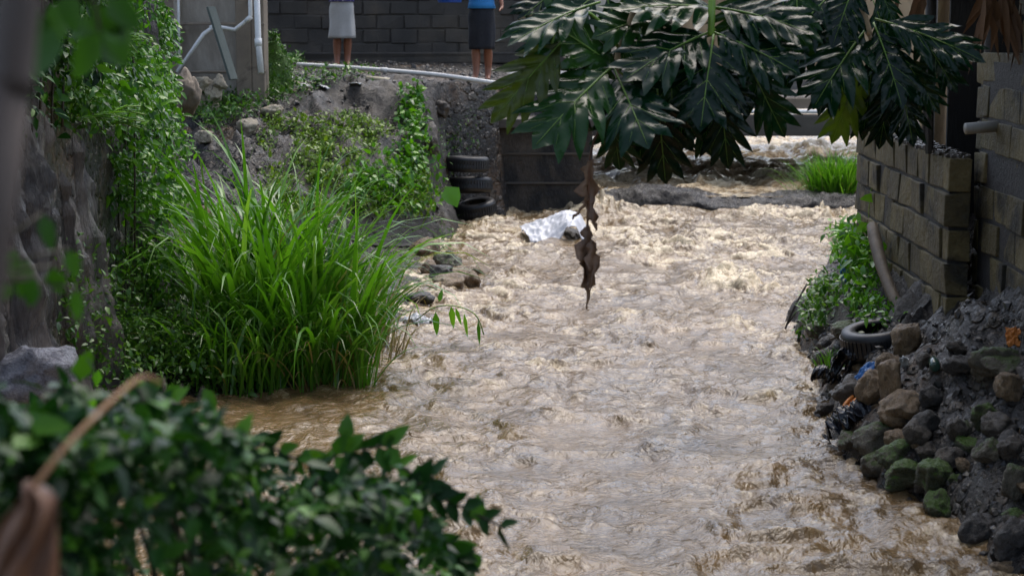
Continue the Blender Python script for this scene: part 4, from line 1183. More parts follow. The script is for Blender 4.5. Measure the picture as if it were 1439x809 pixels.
tag(sh, 'crumpled white plastic sheet snagged in the middle of the brown stream', 'plastic sheet')
p = P(800,336,24.1); rock('stone', (p.x, p.y+.25, .0), (.18,.2,.16), 'stone_dark', 'dark stone under the white plastic sheet in the stream', 'stone', None, 2)
crumple('plastic_bag', 'grey white plastic bag caught in the grass at the water edge', 'plastic bag', on_bank(588,455,12,.04), (.10,.09,.10), 'sheet', 7, 22, .5, (.3,0,1))

# ------------------------------------------------------------------ breadfruit tree
def bread_outline(seed):
    g = random.Random(seed)
    K = 4
    side = []
    for sgn in (1, -1):
        pts = []
        t0 = .08
        for k in range(K):
            tb = t0 + (.78-t0)*k/K; te = t0 + (.78-t0)*(k+1)/K
            ang = R(60 - 9*k + g.uniform(-4,4))
            L = (.39,.47,.45,.33)[k]*g.uniform(.93,1.07)
            d = Vector((math.cos(ang), math.sin(ang))); nrm = Vector((-d.y, d.x))
            web = (.10,.13,.13,.10)[k]
            a = Vector((tb+.015, web*.8)); b = Vector((te-.010, web*1.0))
            mid = (a+b)/2; hw = (b-a).length/2*.90
            for s_ in np.linspace(0,1,8)[:-1]:
                w = hw*(1+.16*math.sin(math.pi*s_*.9))*(1-s_**2.4)
                pts.append(mid + d*L*s_ + nrm*w*1.0 if False else mid + d*L*s_ - Vector((nrm.x*(-1), nrm.y*(-1)))*w)
            side.append(None)
            row_up = pts[-7:]; del pts[-7:]
            low_row = []
            for s_ in np.linspace(0,1,8)[:-1]:
                w = hw*(1+.16*math.sin(math.pi*s_*.9))*(1-s_**2.4)
                low_row.append(mid + d*L*s_ - nrm*w)
            # nrm points back towards the base for the upper side: order base side first
            first, second = (row_up, low_row) if row_up[0].x < low_row[0].x else (low_row, row_up)
            pts += first + [mid + d*L] + list(reversed(second))
        # terminal lobe
        for s_ in np.linspace(0,1,7)[:-1]:
            pts.append(Vector((.79+.21*s_, .10*(1+.3*math.sin(math.pi*s_))*(1-s_**2))))
        side.append(pts)
    up, dn = [s for s in side if s is not None]
    out = [Vector((0,.012))] + up + [Vector((1,0))] + [Vector((p.x,-p.y)) for p in reversed(dn)] + [Vector((0,-.012))]
    return out

def bread_mesh(seed):
    out = bread_outline(seed)
    n = len(out)
    xs_ = [Vector((x, 0)) for x in np.linspace(.03,.97,24)]
    g = random.Random(seed+50)
    inner = xs_ + [Vector((x, y)) for x in np.arange(.05,1.1,.035) for y in np.arange(-.55,.56,.035) if abs(y) > .02]
    V, E, F, _, _, _ = delaunay_2d_cdt(out+inner, [(i,(i+1)%n) for i in range(n)], [], 1, 1e-5)
    vv = np.array([(v.x,v.y) for v in V]); x, y = vv[:,0], np.abs(vv[:,1])
    # veins run up each lobe: corrugate across them, droop lobes, bend along the midrib
    ph = (x - .08 - y*.70 - .0875)*(4/.70)*2*math.pi
    z = .013*np.cos(ph)*sstep(0,.12,y) + .045*fbm(np.stack([x*2.6,vv[:,1]*2.6,0*x+seed*5],-1),2)*sstep(0,.15,y) + .16*y - .55*y*y - .16*x*x + .02*fbm(np.stack([x*3,vv[:,1]*3,0*x+seed],-1),2)
    me = bpy.data.meshes.new('leaf_blade')
    zf = lambda X_, Y_: float(z[np.argmin((vv[:,0]-X_)**2+(vv[:,1]-Y_)**2)])
    me.from_pydata([(a,b,c) for (a,b),c in zip(vv,z)], [], F)
    me.polygons.foreach_set('use_smooth', [True]*len(me.polygons)); me.update()
    rb = MB()
    zz = lambda t: -.16*t*t+.006
    rb.tube([(t,0,zz(t)) for t in np.linspace(-.12,.95,12)], [.0135*(1-.85*i/11) for i in range(12)], 6)
    for k in range(4):
        tb = .10+.175*k
        for s in (1,-1):
            a = R(56-8*k); L = (.40,.48,.46,.32)[k]
            p = [(tb+L*q*math.cos(a), s*L*q*math.sin(a), 0) for q in (0,.3,.6,.9)]
            p = [(X_,Y_, zf(X_,Y_)+.0015) for X_,Y_,_ in p]
            rb.tube(p, [.003,.0025,.0018,.001], 5)
    rm = bpy.data.meshes.new('midrib'); rm.from_pydata(rb.v, [], rb.f)
    rm.polygons.foreach_set('use_smooth', [True]*len(rm.polygons)); rm.materials.append(M['rib'])
    return me, rm
BL = [bread_mesh(s) for s in range(5)]
for me, _ in BL: me.materials.append(M['bread'])
BLO = []
for me, r in BL[:2]:
    m2 = me.copy(); m2.materials.clear(); m2.materials.append(M['bread_backlit']); BLO.append((m2, r))

tree = thing('breadfruit_tree', 'breadfruit tree with big glossy dark lobed leaves hanging over the stream', 'tree', (3.62,17.0,1.2))
T0 = Vector(tree.location)
def bleaf(base, tip, normal, wf=1.0, olive=False, k=None):
    k = random.randrange(5) if k is None else k
    me, rm = (BLO[k%2] if olive else BL[k])
    a = (tip-base); L = a.length; a.normalize()
    n = (normal - a*normal.dot(a)).normalized(); s = n.cross(a)
    mat_ = Matrix((( a.x*L, s.x*L*wf, n.x*L, base.x-T0.x),(a.y*L, s.y*L*wf, n.y*L, base.y-T0.y),(a.z*L, s.z*L*wf, n.z*L, base.z-T0.z),(0,0,0,1)))
    o = bpy.data.objects.new('leaf', me); link(o, tree); o.matrix_local = mat_
    r = bpy.data.objects.new('midrib', rm); link(r, o)
    if olive: o['label'] = 'olive green leaf'
    return o
CAMD = lambda p: (Vector((0,0,CAMZ)) - p).normalized()
# base px, tip px, Y base, Y tip, upness of the normal, width
leaves = [
 ((866,98),(762,10),9.7,9.5,.9,.95,0),((852,102),(752,190),9.6,9.2,.9,.85,0),((868,108),(908,192),9.6,9.2,.8,.95,0),((788,60),(688,168),9.5,9.4,.2,.68,1),
 ((830,8),(714,44),9.6,9.3,1.6,.7,0),((1008,48),(1122,90),9.8,9.5,.8,.85,0),((992,48),(880,92),9.8,9.4,1.0,.8,0),((1001,62),(984,172),9.7,9.4,.7,.95,0),
 ((1012,118),(1022,240),9.9,9.9,-.2,.75,0),((1050,85),(1104,196),9.9,9.9,-.2,.75,0),((925,140),(935,266),9.8,9.9,-.2,.75,0),((862,150),(868,246),9.7,9.8,-.2,.8,0),((800,95),(812,190),9.7,9.7,-.1,.8,0),
 ((1212,48),(1142,138),10.3,10.0,.8,.85,0),((1232,44),(1272,142),10.3,10.0,.8,.85,0),((1246,32),(1385,72),10.3,10.0,.8,.6,0),((1205,92),(1172,205),10.5,10.5,-.1,.7,1),((1250,110),(1238,212),10.5,10.5,-.2,.7,0),((1262,100),(1285,205),10.5,10.4,-.2,.7,0),((1225,90),(1215,200),10.6,10.6,-.2,.6,0),
 ((1000,12),(876,-6),9.9,9.6,1.2,.8,0),((1012,12),(1140,30),9.9,9.6,1.2,.8,0),((1120,-10),(1120,72),10.1,9.9,.5,.8,0),((930,20),(840,40),9.9,9.6,.8,.8,0),((1000,90),(1052,160),9.9,9.8,.2,.8,0),((960,110),(955,215),9.9,9.9,-.1,.7,0),((835,-5),(775,40),9.9,9.7,.6,.8,0),((1160,0),(1090,70),10.2,10.0,.6,.8,0),((1200,-20),(1170,60),10.3,10.1,.6,.8,0),((1270,80),(1320,160),10.4,10.3,.2,.6,0),((790,-20),(728,24),9.8,9.6,1.0,.7,0),((1060,-20),(1010,60),10,9.9,.5,.8,0),((900,-20),(920,60),10,9.8,.5,.8,0),
 ((905,100),(902,232),9.9,9.9,-.1,.8,0),((975,110),(1002,222),10.0,10,-.1,.75,0),((940,55),(948,180),9.9,9.8,.2,.85,0),((1182,60),(1150,160),10.5,10.4,.0,.6,0),((835,70),(815,170),9.8,9.7,.3,.85,0),((1290,40),(1345,130),10.5,10.4,.3,.7,0),
 ((900,120),(845,215),9.9,9.9,.0,.75,0),((1080,60),(1060,150),10,10,.1,.75,0),((880,60),(800,80),9.9,9.7,.8,.7,0),
]
for i,(b_,t_,yb,yt,upn,wf,ol) in enumerate(leaves):
    B, T_ = P(*b_, yb), P(*t_, yt)
    n = CAMD(B) + Vector((0,0,upn)) + Vector((random.uniform(-.25,.25),0,random.uniform(-.1,.1)))
    bleaf(B, T_, n, wf, bool(ol), i % 5)
for k in range(16):                       # darker leaves deeper in the crown
    x = random.choice([random.uniform(770,980), random.uniform(1060,1130), random.uniform(1150,1300)]); y = random.uniform(-50, 45)
    B = P(x, y, random.uniform(10.3, 11.3)); T_ = P(x+random.uniform(-75,75), y+random.uniform(50,95), B.y-.1)
    bleaf(B, T_, CAMD(B)+Vector((random.uniform(-.5,.5),0,random.uniform(-.3,.6))), random.uniform(.6,.9))
# leaves higher in the crown, above the frame, that shade the bank
for k in range(52):
    x = random.uniform(.2, 5.2); y = random.uniform(9.0, 16.5)
    if x < 1.6 and y > 12: continue
    B = Vector((x, y, random.uniform(3.6, 5.8))); a = random.uniform(0,6.283); L = random.uniform(.45,.7)
    bleaf(B, B + Vector((math.cos(a)*L, math.sin(a)*L, -.25*L)), Vector((0,0,1)), .9)
mb = MB()
mb.tube([p-T0 for p in spline([Vector((3.62,17,.9)), P(1312,150,16.95), P(1318,60,16.9), Vector((3.6,16.8,3.8)), Vector((3.3,16.4,5.2)), Vector((3.2,16.2,6.4))], 4)], [.13-.0035*i for i in range(21)], 12)
mb.build('trunk', M['bark'], tree, True)
def branch(pts, r0, r1, mat='bark'):
    mb = MB(); s = spline(pts, 5); mb.tube([p-T0 for p in s], [r0+(r1-r0)*i/(len(s)-1) for i in range(len(s))], 8); mb.build('branch', M[mat], tree, True)
branch([Vector((3.5,16.8,4.0)), Vector((2.8,14.2,4.7)), Vector((1.8,11.2,4.2)), Vector((1.05,10.0,3.4)), P(1001,-30,9.85)], .07, .022)
branch([P(1001,-30,9.85), P(1000,20,9.8), P(999,50,9.8)], .020, .017, 'stem')
branch([Vector((1.3,10.3,3.6)), Vector((.8,9.9,3.2)), P(875,60,9.75), P(866,100,9.7)], .025, .012)
branch([P(872,70,9.75), P(830,20,9.7), P(790,25,9.6), P(775,62,9.5)], .010, .007, 'stem')
branch([Vector((2.5,13,4.5)), Vector((2.1,10.6,3.8)), P(1215,-40,10.35), P(1222,50,10.3)], .035, .015)
branch([P(1001,55,9.8), P(1000,110,9.9), P(1010,125,9.9)], .012, .008)
branch([P(866,100,9.7), P(880,130,9.75), P(925,142,9.8)], .010, .007)
branch([P(1222,50,10.3), P(1235,90,10.4), P(1250,112,10.5)], .012, .008)
branch([Vector((3.3,16.4,5.2)), Vector((4.2,14,5.6)), Vector((4.6,11,5.4))], .06, .02)

# dried leaf dangling below
def dry_leaf():
    t = thing('dried_leaf', 'shrivelled brown leaf dangling below the breadfruit leaves over the water', 'dried leaf', P(828,225,9.5)); o0 = Vector(t.location)
    def strip(pts, w, name, seed):
        s = spline(pts, 5); n = len(s); V, F = [], []
        g = random.Random(seed); ph = g.uniform(0,6)
        for i, p in enumerate(s):
            f = i/(n-1); ww = w*float(np.interp(f,[0,.15,.4,.7,.9,1],[.25,.7,1,.8,.45,.05]))*(1+.3*math.sin(i*1.3+ph))
            for j in range(7):
                u = (j-3)/3; a = ph*.2+f*1.8
                V.append(p-o0 + Vector((math.cos(a*.7)*u*ww*(.75+.35*math.sin(i*2.3+ph*3)) + .006*math.sin(i*1.9+seed), math.sin(a)*u*ww*.6 - .22*ww*math.cos(u*3.4+i*.5), .35*ww*math.sin(3*u+i*1.4))))
        for i in range(n-1):
            for j in range(6): F.append((i*7+j,i*7+j+1,(i+1)*7+j+1,(i+1)*7+j))
        o = mesh_obj(name, V, F, M['dead_hang'], t); m = o.modifiers.new('t','SOLIDIFY'); m.thickness = .003
    strip([P(829,225,9.5),P(826,262,9.5),P(831,300,9.5),P(838,325,9.5)], .060, 'upper_curl', 1)
    strip([P(826,280,9.48),P(815,295,9.47),P(803,308,9.46)], .034, 'side_flap', 2)
    strip([P(825,318,9.5),P(824,355,9.5),P(826,395,9.5),P(825,435,9.5)], .068, 'lower_curl', 3)
    strip([P(830,340,9.46),P(833,372,9.46),P(828,410,9.46)], .048, 'inner_curl', 4)
    mb = MB(); mb.tube([p-o0 for p in spline([P(862,150,9.7),P(838,190,9.55),P(828,230,9.5),P(827,290,9.5),P(824,330,9.5)],4)], .006, 6); mb.build('stalk', M['dead'], t, True)
dry_leaf()

# ------------------------------------------------------------------ near bush and leaves
def bush():
    t = thing('bush', 'dark glossy leafy bush filling the near bank below the camera', 'bush', (-.8,4.8,1.0)); o0 = np.array(t.location)
    n = 5800
    px = rng.uniform(-160, 640, n*3); Y = np.interp(px, [-160, 200, 640], [2.7, 3.3, 4.3]) + rng.exponential(.7, n*3)
    top = np.interp(px, [-120,0,120,230,300,360,430,520,570,610,640], [580,588,575,572,606,655,668,690,700,735,800])
    top = top + 75*fbm(np.stack([px*.013, Y*1.3, 0*px],-1), 3)
    py = top + rng.exponential(120, n*3)
    ok = (py < 950) & (rng.uniform(size=n*3) < sstep(-.45,.25,fbm(np.stack([px*.018,py*.018,Y*2],-1),3)))
    px, py, Y = px[ok][:n], py[ok][:n], Y[ok][:n]
    pts = np.array([P(a,b,c)[:] for a,b,c in zip(px,py,Y)]) - o0
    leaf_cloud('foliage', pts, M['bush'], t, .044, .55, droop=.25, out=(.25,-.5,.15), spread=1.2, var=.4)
    mb = MB()
    for k in range(60):
        p = Vector(pts[random.randrange(len(pts))]); b = Vector((p.x*.5+random.uniform(-.1,.1), p.y*.6, -.1))
        mb.tube(spline([b, (b+p)/2+Vector((random.uniform(-.1,.1),0,.12)), p],4), [.010]*3+[.007]*3+[.004]*3, 5)
    mb.build('stem', M['stem_dark'], t, True)
    # sprigs reaching over the water
    A, D, Ls = [], [], []; mb = MB()
    for path in ([(500,700),(560,655),(600,690),(650,712),(710,742)],[(440,680),(470,640),(500,632),(545,625)],[(520,720),(570,690),(610,668)],[(560,760),(600,750),(640,775),(655,800)],[(330,640),(370,625),(430,650),(500,660)],[(480,760),(540,700),(590,700)],[(200,590),(240,565),(275,590)],[(600,790),(620,770),(640,780)]):
        s = spline([P(x,y,4.9) for x,y in path], 5)
        mb.tube([p-Vector(o0) for p in s], [.004]*len(s), 5)
        for i in range(3, len(s), 2):
            for sg in (-1,1):
                d = (s[min(i+1,len(s)-1)]-s[i-1]).normalized()
                A.append((s[i]-Vector(o0))[:]); D.append((d*.7 + Vector((random.uniform(-.2,.2), random.uniform(-.5,.1), sg*.8-.25)))[:]); Ls.append(random.uniform(.05,.08))
    Ls = np.array(Ls); V, F = leaf_arrays(np.array(A), np.array(D), np.tile([0,-.9,.5],(len(A),1))+rng.normal(size=(len(A),3))*.3, Ls, Ls*.55, .15)
    np_mesh('sprig_leaves', V, F, M['bush'], t)
    mb.build('sprig', M['stem_dark'], t, True)
    # upright leaf at the end
    V, F = leaf_arrays(np.array([(P(x,y,4.9)-Vector(o0))[:] for x,y in ((484,618),(548,630),(665,775),(672,735))]), np.array([(.15,0,1),(-.1,-.2,.6),(.2,0,-.6),(0,-.1,.9)]), np.tile([.2,-1.,.2],(4,1)), np.array([.07,.05,.05,.08]), np.array([.045,.04,.035,.045]), .1)
    np_mesh('tip_leaves', V, F, M['shade_leaf'], t)
bush()
# lighter twigs between bush and undergrowth
def near_shoot(label, spots, L, Y, mat='shade_leaf', base=None):
    o0 = P(*spots[0], Y)
    t = thing('leafy_shoot', label, 'shoot', o0)
    A = np.array([(P(x,y,Y+random.uniform(-.1,.1))-o0)[:] for x,y in spots]); n = len(A)
    V, F = leaf_arrays(A, np.stack([rng.normal(size=n)*.5, rng.normal(size=n)*.3, -np.ones(n)*.8], -1), np.tile([0,-1.,.3],(n,1))+rng.normal(size=(n,3))*.3, L*rng.uniform(.8,1.2,n), L*rng.uniform(.45,.6,n), .12)
    np_mesh('leaves', V, F, M[mat], t)
    mb = MB(); pts = [Vector(a) for a in A]
    path = ([P(*base, Y)-o0] if base else []) + pts
    for a in pts[1:]: mb.tube([pts[0]*.0 if not base else path[0], (a+path[0])/2+Vector((0,0,.02)), a], .003, 5)
    mb.build('twig', M['stem_dark'], t, True)
near_shoot('blurred green leaves hanging close to the camera from above', [(75,40),(112,38),(95,20),(140,45),(60,25),(160,10),(85,0),(125,5),(50,10),(150,-10),(100,-15)], .085, 3.0, base=(110,-120))
near_shoot('blurred shoot of oval leaves close to the camera in front of the rock wall', [(40,365),(75,375),(20,350),(110,405),(50,390),(10,395),(95,350),(20,230),(60,300)], .06, 3.0, base=(-60,420))
near_shoot('light green leafy twig rising between the bush and the stream', [(270,575),(290,570),(255,540),(230,530),(300,600),(245,580),(285,545),(210,560)], .07, 5.2, base=(240,700))
near_shoot('pale green sprig in front of the undergrowth above the bush', [(140,520),(170,545),(120,560),(190,530),(160,575),(100,535)], .06, 5.6, 'vine', base=(150,680))
# near pole
mb = MB(); a, b_ = P(34,-60,1.9), P(-14,330,1.85)
d_ = (b_-a).normalized(); e_ = b_ + d_*((b_.z-1.0)/-d_.z)
mb.tube(spline([a - d_*.8, a, (a+b_)/2+Vector((.003,0,0)), b_, e_],4), .021, 12)
tag(mb.build('pole', M['pole'], None, True), 'out of focus leaning wooden pole at the photo corner close to the camera', 'pole')
# big dead leaf with arching stalk
def dead_leaf():
    Y = 2.45
    t = thing('dead_leaf', 'large brown dead leaf hanging by its arching stalk in front of the bush', 'dead leaf', P(44,690,Y)); o0 = Vector(t.location)
    s = spline([P(225,538,Y+.3),P(200,530,Y+.25),P(160,560,Y+.15),P(95,625,Y+.05),P(44,690,Y)],5)
    mb = MB(); mb.tube([p-o0 for p in s], [.0032+.0018*abs(i/len(s)-.1) for i in range(len(s))], 8); mb.build('stalk', M['stalk'], t, True)
    nu, nv = 20, 15; V, F = [], []
    for i in range(nu):
        f = i/(nu-1)
        for j in range(nv):
            u = (j-(nv-1)/2)/((nv-1)/2)
            w = .040*math.sin(min(1,f*1.35+.14)*math.pi*.62)*(1+.2*math.sin(f*9+u*2))
            V.append((u*w - .022*f + .012*math.sin(f*7), -.06*math.cos(u*2.0)*(.4+f) + .015*math.sin(u*9+f*6), -.21*f + .03*abs(u)*math.sin(f*5) + .02*(1-abs(u))))
    for i in range(nu-1):
        for j in range(nv-1): F.append((i*nv+j,i*nv+j+1,(i+1)*nv+j+1,(i+1)*nv+j))
    o = mesh_obj('blade', V, F, M['dead'], t); m = o.modifiers.new('t','SOLIDIFY'); m.thickness = .002
dead_leaf()

# tree crown out of frame over the near left bank; it shades the bush and wall
def canopy_tree(label, base, h, spread, n, crown):
    t = thing('shade_tree', label, 'tree', base); o0 = np.array(base)
    mb = MB(); mb.tube(spline([(0,0,-.3),(.1,.1,h*.5),(.0,.2,h)],5), [.16-.008*i for i in range(11)], 10); mb.build('trunk', M['bark'], t, True)
    mb = MB()
    c = np.array(crown) - o0
    for k in range(9):
        e = c + rng.normal(size=3)*np.array(spread)*.5
        mb.tube(spline([(0,.15,h*.8),(Vector((0,.15,h*.8))+Vector(e))/2+Vector((0,0,.2)),Vector(e)],4), [.05-.004*i for i in range(9)], 6)
    mb.build('limb', M['bark'], t, True)
    pts = []
    for k in range(60):
        cc = c + rng.normal(size=3)*np.array(spread)*.55
        pts.append(cc + rng.normal(size=(n//60,3))*.34)
    leaf_cloud('crown', np.concatenate(pts), M['mango'], t, .19, .38, droop=.8)
canopy_tree('leafy tree rising behind the vine covered rock wall', (-4.6,12.5,3.2), 3.0, (1.5,3.2,.7), 9000, (-4.0,12.0,6.6))
canopy_tree('broad leafy tree on the near bank beside the bush', (-3.6,4.0,1.1), 4.6, (1.7,2.6,.8), 9000, (-2.2,4.6,6.2))
canopy_tree('spreading tree on the bank behind the photographer', (.8,-3.2,1.1), 4.4, (3.6,2.0,1.3), 12000, (.4,-2.2,6.4))
canopy_tree('tall tree growing behind the dark shed', (7.9,11.5,1.2), 5.2, (1.9,3.4,.9), 9000, (5.6,11.0,7.4))

# ------------------------------------------------------------------ people
def skin_body(name, joints, edges, parent, mat, root=0):
    me = bpy.data.meshes.new(name)
    me.from_pydata([j[0] for j in joints], edges, [])
    o = bpy.data.objects.new(name, me); C.objects.link(o)
    sk = o.modifiers.new('skin','SKIN'); sk.use_smooth_shade = True
    sub = o.modifiers.new('sub','SUBSURF'); sub.levels = 2; sub.render_levels = 2
    for i, j in enumerate(joints):
        r = j[1] if hasattr(j[1],'__len__') else (j[1], j[1])
        me.skin_vertices[0].data[i].radius = r
        me.skin_vertices[0].data[i].use_root = (i == root)
    dg = bpy.context.evaluated_depsgraph_get()
    ev = o.evaluated_get(dg)
    m2 = bpy.data.meshes.new_from_object(ev)
    m2.materials.clear(); m2.materials.append(mat)
    m2.polygons.foreach_set('use_smooth', [True]*len(m2.polygons))
    bpy.data.objects.remove(o)
    b = bpy.data.objects.new(name, m2)
    return link(b, parent)

def ring_cloth(name, rings, mat, parent, n=40, fold=.0, seed=0, thick=.004):
    V, F = [], []
    for k,(cx,cy,z,rx,ry) in enumerate(rings):
        for i in range(n):
            a = 2*math.pi*i/n
            f = 1 + fold*(k/len(rings))*math.sin(a*7+seed)+fold*.5*math.sin(a*3+k*.8+seed)
            V.append((cx+rx*f*math.cos(a), cy+ry*f*math.sin(a), z))
    for k in range(len(rings)-1):
        for i in range(n): F.append((k*n+i, k*n+(i+1)%n, (k+1)*n+(i+1)%n, (k+1)*n+i))
    o = mesh_obj(name, V, F, mat, parent); m = o.modifiers.new('t','SOLIDIFY'); m.thickness = thick; m.offset = 1
    return o

def hand(J, E, wrist_i, w, d, fwd):
    """five finger chains from a palm"""
    d = Vector(d).normalized(); f = Vector(fwd).normalized(); w = Vector(w)
    J.append((tuple(w+d*.045), (.030,.016))); pi = len(J)-1; E.append((wrist_i, pi))
    for k,(off,L) in enumerate(((-.028,.070),(-.010,.082),(.009,.078),(.026,.062))):
        a = w+d*.085+f*off; J.append((tuple(a), .0095)); E.append((pi, len(J)-1))
        J.append((tuple(a+d*L*.5+Vector((0,-.004,0))), .0085)); E.append((len(J)-2, len(J)-1))
        J.append((tuple(a+d*L*.92+Vector((0,-.016,0))), .0065)); E.append((len(J)-2, len(J)-1))
    a = w+d*.035+f*-.040; J.append((tuple(a), .011)); E.append((pi, len(J)-1))
    J.append((tuple(a+d*.05+f*-.016), .0085)); E.append((len(J)-2, len(J)-1))

def person(label, loc, rz, H, shirt, skirt, skirt_len, flare, legs, arms, lean=0):
    t = thing('person', label, 'person', loc); t.rotation_euler = (0,0,rz)
    k = H/1.65
    J = [((0,0,.93*k),(.135*k,.10*k))]; E = []
    def add(p, r, par):
        J.append((tuple(Vector(p)*k), tuple(x*k for x in r) if hasattr(r,'__len__') else r*k)); E.append((par, len(J)-1)); return len(J)-1
    sp = add((0,-.005,1.10),(.115,.085),0); ch = add((0,0,1.26),(.135,.092),sp); up = add((0,.01,1.36),(.10,.07),ch)
    nk = add((0,.008,1.43),.050,up); h0 = add((0,-.01,1.50),(.068,.080),nk); h1 = add((0,-.008,1.57),(.074,.090),h0); h2 = add((0,0,1.625),(.050,.062),h1)
    add((0,-.112,1.535),.012,h0)
    for s,(kx,ky,fx,fy) in zip((-1,1), legs):
        hp = add((s*.085,0,.86),.088,0); kn = add((s*.085+kx,ky-.01,.48),.056,hp); cf = add((s*.085+(kx+fx)/2,(ky+fy)/2+.025,.34),(.066,.070),kn); an = add((s*.085+fx,fy+.015,.085),.042,cf)
        hl = add((s*.085+fx,fy+.03,.035),.034,an); bl = add((s*.09+fx*1.05,fy-.09,.028),(.042,.026),an); add((s*.092+fx*1.08,fy-.155,.020),(.034,.018),bl)
    for s, (el, wr, dr) in zip((-1,1), arms):
        sh = add((s*.165,.01,1.345),.055,up); a = add((s*.185,.01,1.27),.048,sh); e = add(el,.037,a); m_ = add(((el[0]+wr[0])/2,(el[1]+wr[1])/2,(el[2]+wr[2])/2),.036,e); w = add(wr,.024,m_)
        hand(J, E, w, Vector(wr)*k, dr, (0,-1,0))
    body = skin_body('body', J, E, t, M['skin'])
    # hair, eyes, ears, mouth
    bm = bmesh.new(); bmesh.ops.create_icosphere(bm, subdivisions=3, radius=1)
    V = []
    for v in bm.verts:
        c = v.co; zz = c.z if c.y > -.25 else max(c.z, .30)
        V.append((c.x*.093*k, (c.y*.108+.012)*k, (1.575+zz*.105)*k))
    F = [[q.index for q in f.verts] for f in bm.faces]; bm.free()
    mesh_obj('hair', V, F, M['hair'], t)
    bm = bmesh.new(); bmesh.ops.create_uvsphere(bm, u_segments=14, v_segments=10, radius=1)
    base = [v.co.copy() for v in bm.verts]; F = [[q.index for q in f.verts] for f in bm.faces]; bm.free()
    for s in (-1,1):
        e = mesh_obj('eye', [(s*.031*k+b.x*.012*k, -.083*k+b.y*.012*k, 1.548*k+b.z*.008*k) for b in base], F, M['eye'], t)
        mesh_obj('pupil', [(s*.031*k+b.x*.005*k, -.0945*k+b.y*.003*k, 1.548*k+b.z*.005*k) for b in base], F, M['hair'], e)
        mesh_obj('ear', [(s*.082*k+b.x*.010*k, .005*k+b.y*.020*k, 1.535*k+b.z*.030*k) for b in base], F, M['skin'], t)
    mesh_obj('mouth', [(b.x*.026*k, -.088*k+b.y*.008*k, 1.487*k+b.z*.007*k) for b in base], F, plain_mat('lips', col(120,62,54), .5), t)
    # clothes
    hz = .93*k
    z0, z1 = 1.02*k, skirt_len*k
    rings = []
    for q in np.linspace(0,1,14):
        z = z0+(z1-z0)*q
        rx = float(np.interp(q,[0,.25,.6,1],[.155,.185,.185,.175+flare]))*k; ry = float(np.interp(q,[0,.25,.6,1],[.120,.140,.138,.128+flare]))*k
        rings.append((0,.0,z,rx,ry))
    ring_cloth('skirt', rings, M[skirt], t, 72, .055, 1.0)
    rs = [(0,0,.97*k,.19*k,.145*k),(0,0,1.03*k,.175*k,.135*k),(0,0,1.10*k,.165*k,.128*k),(0,0,1.2*k,.172*k,.132*k),(0,0,1.28*k,.178*k,.130*k),(0,.005,1.34*k,.165*k,.110*k),(0,.008,1.385*k,.115*k,.082*k),(0,.01,1.41*k,.075*k,.066*k)]
    ring_cloth('shirt', rs, M[shirt], t, 48, .02, 2.0)
    for s,(el,wr,dr) in zip((-1,1), arms):
        mb = MB(); a = Vector((s*.150,.01,1.355))*k; e = Vector(el)*k
        mb.tube([a, a.lerp(e,.3), a.lerp(e,.62)], [.070*k,.066*k,.064*k], 14, False)
        o = mb.build('sleeve', M[shirt], t, True); m = o.modifiers.new('t','SOLIDIFY'); m.thickness = .004
    return t
pL = P(481, 94, 30.3); zL = gz(pL.x, 30.3)
person('person in a grey knee length skirt and purple patterned top', (pL.x, 30.3, zL), R(4), 1.66, 'purple', 'grey_skirt', .43, .03, ((.012,0,.010,.0),(.005,0,-.01,.02)),
       (((-.24,.0,1.13),(-.12,-.17,1.12),(.8,-.3,.2)),((.24,.0,1.13),(.14,-.18,1.10),(-.8,-.3,.2))))
pR = P(679, 106, 27.2); zR = gz(pR.x, 27.2)
person('person in a black knee length skirt and bright blue shirt', (pR.x-.02, 27.2, zR), R(-8), 1.64, 'blue_shirt', 'black_skirt', .42, .0, ((.0,0,.015,-.05),(.0,0,-.005,.05)),
       (((-.27,-.05,1.14),(-.25,-.24,1.20),(.0,-1,.0)),((.25,.03,1.12),(.29,-.06,.99),(-.1,-.9,-.35))))
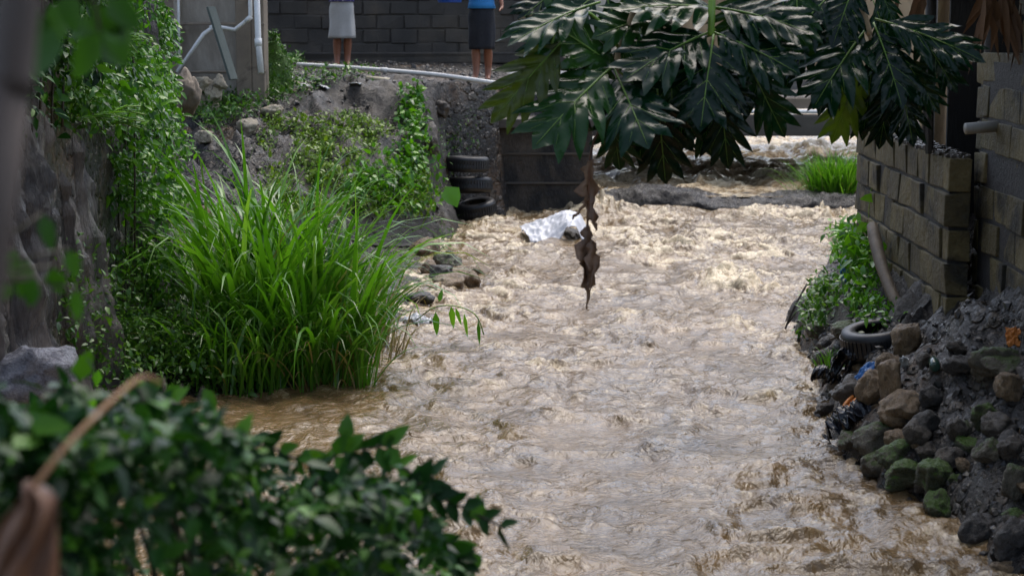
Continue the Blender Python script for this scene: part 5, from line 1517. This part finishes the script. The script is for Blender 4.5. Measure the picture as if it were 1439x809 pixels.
# blue tub held by the second person
c = P(632,4,26.75)
t = thing('tub', 'blue plastic tub held at the side of the person in the blue shirt', 'tub', (c.x, 26.75, c.z-.0))
V, F = [], []; n = 36
prof = [(.0,.0),(.15,.0),(.155,.01),(.19,.20),(.205,.20),(.205,.215),(.185,.215),(.148,.02),(.0,.02)]
for i in range(n):
    a = 2*math.pi*i/n
    for r_, z in prof: V.append((r_*math.cos(a), r_*math.sin(a), z))
k = len(prof)
for i in range(n):
    for j in range(k-1): F.append((i*k+j, ((i+1)%n)*k+j, ((i+1)%n)*k+j+1, i*k+j+1))
mesh_obj('bowl', V, F, M['blue_tub'], t)
mb = MB(); mb.tube([(.205*math.cos(a), .205*math.sin(a), .21) for a in np.linspace(0, 2*math.pi, 37)], .008, 6, False); mb.build('rim', M['blue_tub'], t, True)

# ------------------------------------------------------------------ light, sky, camera
SUN_EL, SUN_AZ = 62, 20
w = bpy.data.worlds.new('World'); scene.world = w; w.use_nodes = True
nt = w.node_tree; bg = nt.nodes['Background']
sky = nt.nodes.new('ShaderNodeTexSky'); sky.sky_type = 'NISHITA'; sky.sun_disc = False
sky.sun_elevation = R(SUN_EL); sky.sun_rotation = R(SUN_AZ); sky.air_density = 1.0; sky.dust_density = 3.0; sky.ozone_density = 1.0
hs = nt.nodes.new('ShaderNodeHueSaturation'); hs.inputs['Saturation'].default_value = .8
nt.links.new(sky.outputs[0], hs.inputs['Color']); nt.links.new(hs.outputs[0], bg.inputs[0])
bg.inputs[1].default_value = .15
sl = bpy.data.lights.new('sun', 'SUN'); sl.energy = .6; sl.angle = R(45); sl.color = (1,.96,.88)
so = bpy.data.objects.new('sun', sl); C.objects.link(so)
az, el = R(SUN_AZ), R(SUN_EL)
sd = Vector((math.sin(az)*math.cos(el), math.cos(az)*math.cos(el), math.sin(el)))
so.rotation_euler = (-sd).to_track_quat('-Z','Y').to_euler(); so.location = sd*30

cam = bpy.data.cameras.new('camera'); co = bpy.data.objects.new('camera', cam); C.objects.link(co)
co.location = (0,0,CAMZ); co.rotation_euler = (math.pi/2 - PITCH, 0, 0)
cam.sensor_width = 36; cam.lens = FPX/1439*36; cam.clip_start = .05; cam.clip_end = 2000
cam.dof.use_dof = True; cam.dof.focus_distance = 14.5; cam.dof.aperture_fstop = 4.0
scene.camera = co
vs = scene.view_settings
vs.view_transform = 'Standard'; vs.look = 'None'; vs.gamma = 1; vs.exposure = 1.12; vs.use_curve_mapping = False
scene.render.engine = 'CYCLES'
cy = scene.cycles
cy.use_denoising = True; cy.max_bounces = 6; cy.diffuse_bounces = 3; cy.glossy_bounces = 3; cy.transmission_bounces = 4; cy.transparent_max_bounces = 4
cy.caustics_reflective = False; cy.caustics_refractive = False
